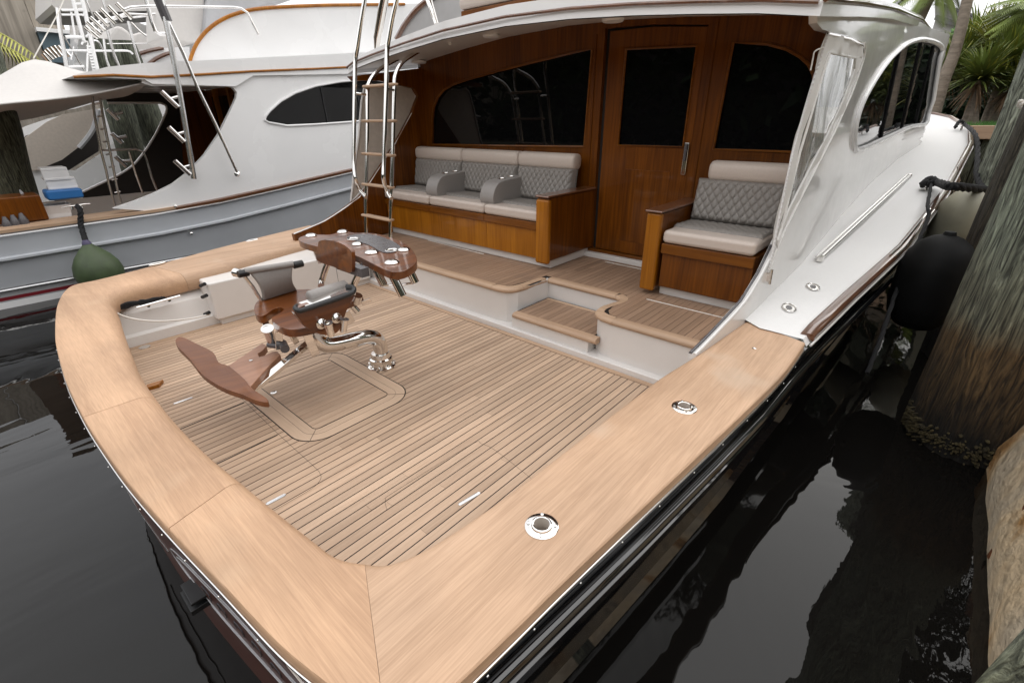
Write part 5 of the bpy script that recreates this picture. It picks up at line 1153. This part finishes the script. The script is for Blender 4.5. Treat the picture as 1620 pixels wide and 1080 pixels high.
pandanus(1540,68,23.5,1.3,'screw palm with dark upright leaves high in the clump','leafp',200,False)
pandanus(1520,90,22.6,1.2,'screw palm half hidden in the middle of the clump','leafp',200,False)
pandanus(1600,140,20.0,1.0,'low screw palm at the foot of the clump near the pilings','leafp',150,False)
def bush(name, label, boxes, n, mat, s=.14, catn='hedge'):
    b = B()
    for k in range(n):
        x0,y0,z0,x1,y1,z1 = random.choice(boxes); cx,cy,cz = (x0+x1)/2,(y0+y1)/2,(z0+z1)/2
        u = V(random.gauss(0,1),random.gauss(0,1),random.gauss(0,1)).normalized()*random.uniform(.55,1.0)
        p = V(cx+u.x*(x1-x0)/2, cy+u.y*(y1-y0)/2, cz+u.z*(z1-z0)/2)
        d = V(random.gauss(0,1),random.gauss(0,1),random.gauss(0,.6)).normalized(); e = d.orthogonal().normalized(); q = s*random.uniform(.6,1.4)
        b.add([p-d*q, p+e*q*.4, p+d*q, p-e*q*.4], [(0,1,2,3)])
    t = thing(name, label, catn, (boxes[0][0], boxes[0][1], GZ)); b.build('foliage', M[mat], t, smooth=0); return t
def bb(px0, py0, px1, py1, y, d=2.): a = at(px0, py1, y=y); c = at(px1, py0, y=y); return (a.x, y-d/2, a.z, c.x, y+d/2, c.z)
bush('green_hedge', 'bright green hedge behind the slender palm trunk', [bb(1488,36,1535,100,25), bb(1500,50,1560,120,25), bb(1470,60,1510,130,25)], 9000, 'leafg', .10)
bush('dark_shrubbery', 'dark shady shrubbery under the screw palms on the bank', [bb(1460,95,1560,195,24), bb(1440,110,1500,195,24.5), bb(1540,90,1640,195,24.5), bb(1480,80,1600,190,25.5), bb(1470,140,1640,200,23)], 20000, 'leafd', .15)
grass = B()
for k in range(9000):
    x_ = random.uniform(0,9); y_ = random.uniform(17.7,22); a = random.uniform(0,6.28); h_ = random.uniform(.05,.16)
    grass.add([(x_,y_,GZ),(x_+.02*math.cos(a),y_+.02*math.sin(a),GZ),(x_+.05*math.cos(a*2),y_+.05*math.sin(a*2),GZ+h_)], [(0,1,2)])
grass.build('grass', M['leafg'], smooth=0, kind='stuff', label='short green grass on the bank behind the bulkhead', cat_='grass')
# coconut palm with its pinnate crown out of frame top
def frond(b, c, a, e, L, droop=.9, n=22, w=.5, leaf=.06):
    d = V(math.cos(a)*math.cos(e), math.sin(a)*math.cos(e), math.sin(e)); p = Vector(c); s_ = V(-math.sin(a), math.cos(a), 0); P = [p]
    for k in range(n):
        t_ = k/n; dd = (d+V(0,0,-droop*t_)).normalized(); p = p+dd*(L/n); P.append(p)
        for sg in (-1, 1):
            l = w*math.sin(math.pi*min(1, .15+t_*.85))+.08; o = (s_*sg+dd*.7+V(0,0,-.45)).normalized()
            b.add([p, p+dd*leaf, p+o*l+V(0,0,-.12*l)], [(0,1,2)])
    b.tube(P, [.03*(1-.8*i/n) for i in range(n+1)], 5)
cp0 = at(1476,186,y=18.3); cp0.z = GZ-.1; ctop = at(1552,-100,y=18.3)
ct = thing('coconut_palm', 'slender coconut palm with a leaning grey trunk on the bank', 'palm', cp0, )
mid = cp0.lerp(ctop, .5)+V(.10,0,0)
B().tube(cat([cp0, cp0.lerp(ctop,.25)+V(.02,0,0), mid, ctop], 8), [.175-.003*k for k in range(25)], 14).build('trunk', M['trunk'], ct)
b = B()
for k in range(14): frond(b, ctop, k*.45+.2, random.uniform(.3,1.1), 2.0)
b.build('crown', M['leafp'], ct, smooth=0)
pt = thing('coconut_palm', 'palm whose drooping fronds hang in at the top right behind the house side', 'palm', (at(1470,100,y=19)[0], 19, GZ))
c = at(1482,-28,y=19); B().tube([V(c.x-.6, 19.2, GZ), c], [.2,.12], 12).build('trunk', M['trunk'], pt); b = B()
for k in range(13): frond(b, c, k*.5, random.uniform(-.9,.5), 1.25, 1.2, 26, .34, .05)
b.build('crown', M['leafp'], pt, smooth=0)
pr = thing('cycad_tree', 'feathery-leaved tree reaching in from the top right corner', 'tree', (at(1660,60,y=17.9)[0]+.6, 18.5, GZ))
c = at(1655,8,y=18.2); B().tube([V(c.x+.5,18.5,GZ), c+V(.3,0,-.1)], [.15,.08], 10).build('trunk', M['trunk'], pr); b = B()
for k in range(16): frond(b, c, 1.9+k*.17, random.uniform(-.3,.5), 1.05, .8, 22, .22, .05)
b.build('crown', M['leafp'], pr, smooth=0)
roofm = paint('lilac_metal_roof', (.30,.27,.31), .5, var=.06)
hb = thing('shed_building', 'low building with a lilac-grey metal roof behind the palms', 'building', (8, 46, 0))
Q = [at(1480,4,y=44), at(1640,60,y=44), at(1640,80,y=44), at(1480,28,y=44)]
B().add(Q+[q+V(0,6,.1) for q in Q], [(0,1,2,3),(4,5,1,0)]).build('roof', roofm, hb, smooth=0)
for k in range(14):
    a = Q[0].lerp(Q[1], k/14); b_ = Q[3].lerp(Q[2], k/14); B().bar(a+V(0,-.03,0), b_+V(0,-.03,0), .08, .05).build('roof_seam', roofm, hb, smooth=0)
B().bar(Q[3]+V(0,-.08,0), Q[2]+V(0,-.08,0), .2, .25).build('gutter', M['smoke'], hb, smooth=0); B().bar(Q[0]+V(0,-.08,0), Q[1]+V(0,-.08,0), .1, .12).build('ridge', M['smoke'], hb, smooth=0)
B().add([Q[3]+V(0,.3,-.1), Q[2]+V(0,.3,-.1), V(Q[2].x,44.3,0), V(Q[3].x,44.3,0)], [(0,1,2,3)]).build('wall', paint('pale_wall', (.5,.49,.47), .8), hb, smooth=0)
# storage building, top left
m = wood('stained_panel_concrete', (.19,.165,.135), (.42,.375,.315), 'z', .9, fine=10, stretch=.06, big=.4, rnd=.10, bump=.4, stain=.7, dark=(.07,.06,.05)); M['panel'] = m
bx = -23.; y1 = at(108,60,x=bx).y
sbld = thing('storage_building', 'tall weathered concrete building with vertical panels in the top left corner', 'building', (bx-3, y1-8, 0))
y = y1
k = 0
while y > y1-26:
    w_ = (.9, 1.5, .5, 1.9, 1.1)[k % 5]; off = (0, .12, -.1, .05, 0)[k % 5]
    B().box(bx-.5, y-w_+.03, -1, bx+off, y, 8.5).build('wall_panel', M['panel'], sbld, smooth=0); y -= w_; k += 1
wf = B().box(bx+.0, at(68,80,x=bx).y, at(90,100,x=bx).z, bx+.25, at(108,80,x=bx).y+.3, at(90,53,x=bx).z).build('window', paint('blue_shutter', (.10,.15,.18), .4), sbld, smooth=0)
B().box(bx, at(66,80,x=bx).y, at(90,55,x=bx).z, bx+.5, at(112,80,x=bx).y+.3, at(90,49,x=bx).z).build('window_hood', M['white'], wf, smooth=0)
B().box(bx-9, y1+.0, -1, bx-7, y1+40, 5.2).build('far_wall', M['panel'], sbld, smooth=0)
pl = thing('palm_tree', 'palm with yellow-green and brown fronds at the far top left', 'palm', (-15.5, at(-30,60,x=-15.5).y, 0))
c = at(-75,40,x=-15.5); B().tube([V(c.x, c.y, -1), c], [.22,.16], 12).build('trunk', M['trunk'], pl); b = B()
for k in range(12): frond(b, c, k*.55, random.uniform(-.5,.5), 2.4, 1.1, 26, .5, .05)
b.build('crown', M['leafy'], pl, smooth=0); b = B()
for k in range(8): frond(b, c+V(0,0,-.1), k*.8, random.uniform(-1.2,-.6), 2.0, .8, 20, .35, .04)
b.build('dead_fronds', M['leafdead'], pl, smooth=0)
# ---- flybridge parts of our own boat above the hardtop
B().prism([(at(a,b,y=4.3).x, at(a,b,y=4.3).z) for a, b in ((628,62),(640,40),(655,20),(672,4),(700,-14),(760,-30),(860,-40),(900,-40),(900,12),(760,26),(700,46))], 4.25, 4.3, XZ).build('flybridge_side', paint('pale_grey_paint', (.40,.39,.385), .3, coat=.3), boat, smooth=0)
B().tube(cat([at(a,b,y=4.24) for a, b in ((628,62),(640,40),(655,20),(672,4),(700,-14))], 4), .03, 8).build('flybridge_trim', M['vary'], boat)
sbx = at(790,10,y=4.15); B().box(at(740,20,y=4.1).x, 4.0, at(790,22,y=4.1).z-.02, at(850,0,y=4.1).x, 4.24, at(790,10,y=4.1).z).build('helm_seat_base', M['varx'], boat, bevel=.01)
B().box(at(738,10,y=4.1).x, 3.98, at(790,9,y=4.1).z, at(850,0,y=4.1).x, 4.24, at(790,-12,y=4.1).z).build('helm_cushion', M['vcream'], boat, bevel=.04, seg=4)
B().tube([at(672,-10,y=4.0), at(680,10,y=4.0), at(690,38,y=4.0)], .02, 10).tube([at(680,-10,y=4.0), at(694,40,y=4.0)], .008, 6).build('bridge_stay', M['chrome'], boat)
B().tube([at(612,-20,y=3.9), at(606,10,y=3.9), at(597,60,y=3.9), at(596,78,y=3.9)], [.05,.05,.045,.03], 12).build('outrigger_base', M['chrome'], boat)

dbd = thing('added_dark_wall', 'plain brown wall added out of view at right to darken the side window reflection', 'building', (14,10,1))  # invented wall, gives the side window something dark to mirror
B().box(12.6,-12,1.0,16,40,6.5).build('wall', M['panel'], dbd, smooth=0)
# ---- the far side of the basin behind the camera, seen only in reflections; dark trees added to darken them
bush('added_tree_row', 'dark row of trees added behind the camera for the cabin glass to reflect', [(-32+6*k, -19-(k%2)*2, -.5, -22+6*k, -13, 6.5+(k*37%5)*.6) for k in range(9)], 9000, 'leafd', .55, 'tree')
B().add([(-60,-12,.5),(60,-12,.5),(60,-80,.5),(-60,-80,.5),(-60,-12,-2),(60,-12,-2)], [(0,1,2,3),(4,5,1,0)]).build('far_quay', mt, smooth=0, kind='structure')
B().add([(4.5,-12,1.0),(40,-12,1.0),(40,17.3,1.0),(4.5,17.3,1.0)], [(0,1,2,3)]).build('dock_ground', mt, smooth=0, kind='structure')

bush('added_tree_crown', 'unseen tree crown added overhead to darken the sky reflection in the water', [(4.2,8,6.5,10,15,10.5)], 5000, 'leafd', .22, 'tree')  # crown put in out of view so the water mirrors less sky
bush('added_dock_hedge', 'unseen dark hedge added along the dock to darken house side and window reflections', [(8.5,-6+4*k,1.0,12,-1+4*k,5.2+(k*31%4)*.4) for k in range(9)], 9000, 'leafd', .3, 'hedge')  # added out of view, dims what the house side and window mirror

wb = thing('added_backdrop_box', 'unseen dark box added behind the backdrop trees to close bright gaps in reflections', 'building', (0,-24,.5))  # solid dark backdrop added so no sky shows in the cabin glass
B().box(-50,-26,.5,45,-22,6.5).build('backdrop_body', M['dark'], wb, smooth=0); B().box(-50.5,-26.5,6.5,45.5,-21.5,6.8).build('backdrop_top', M['covergrey'], wb, smooth=0)
bush('added_bank_trees', 'tall dense trees added at the right of the bank to darken the side window reflection', [(4.3,24,1.4,8.2,28,5.4),(6.6,19,1.5,11,24,8),(10,18,1.5,15,25,9),(14,12,1.2,19,20,8)], 14000, 'leafd', .3, 'tree')  # added for the side window to mirror in place of bright sky
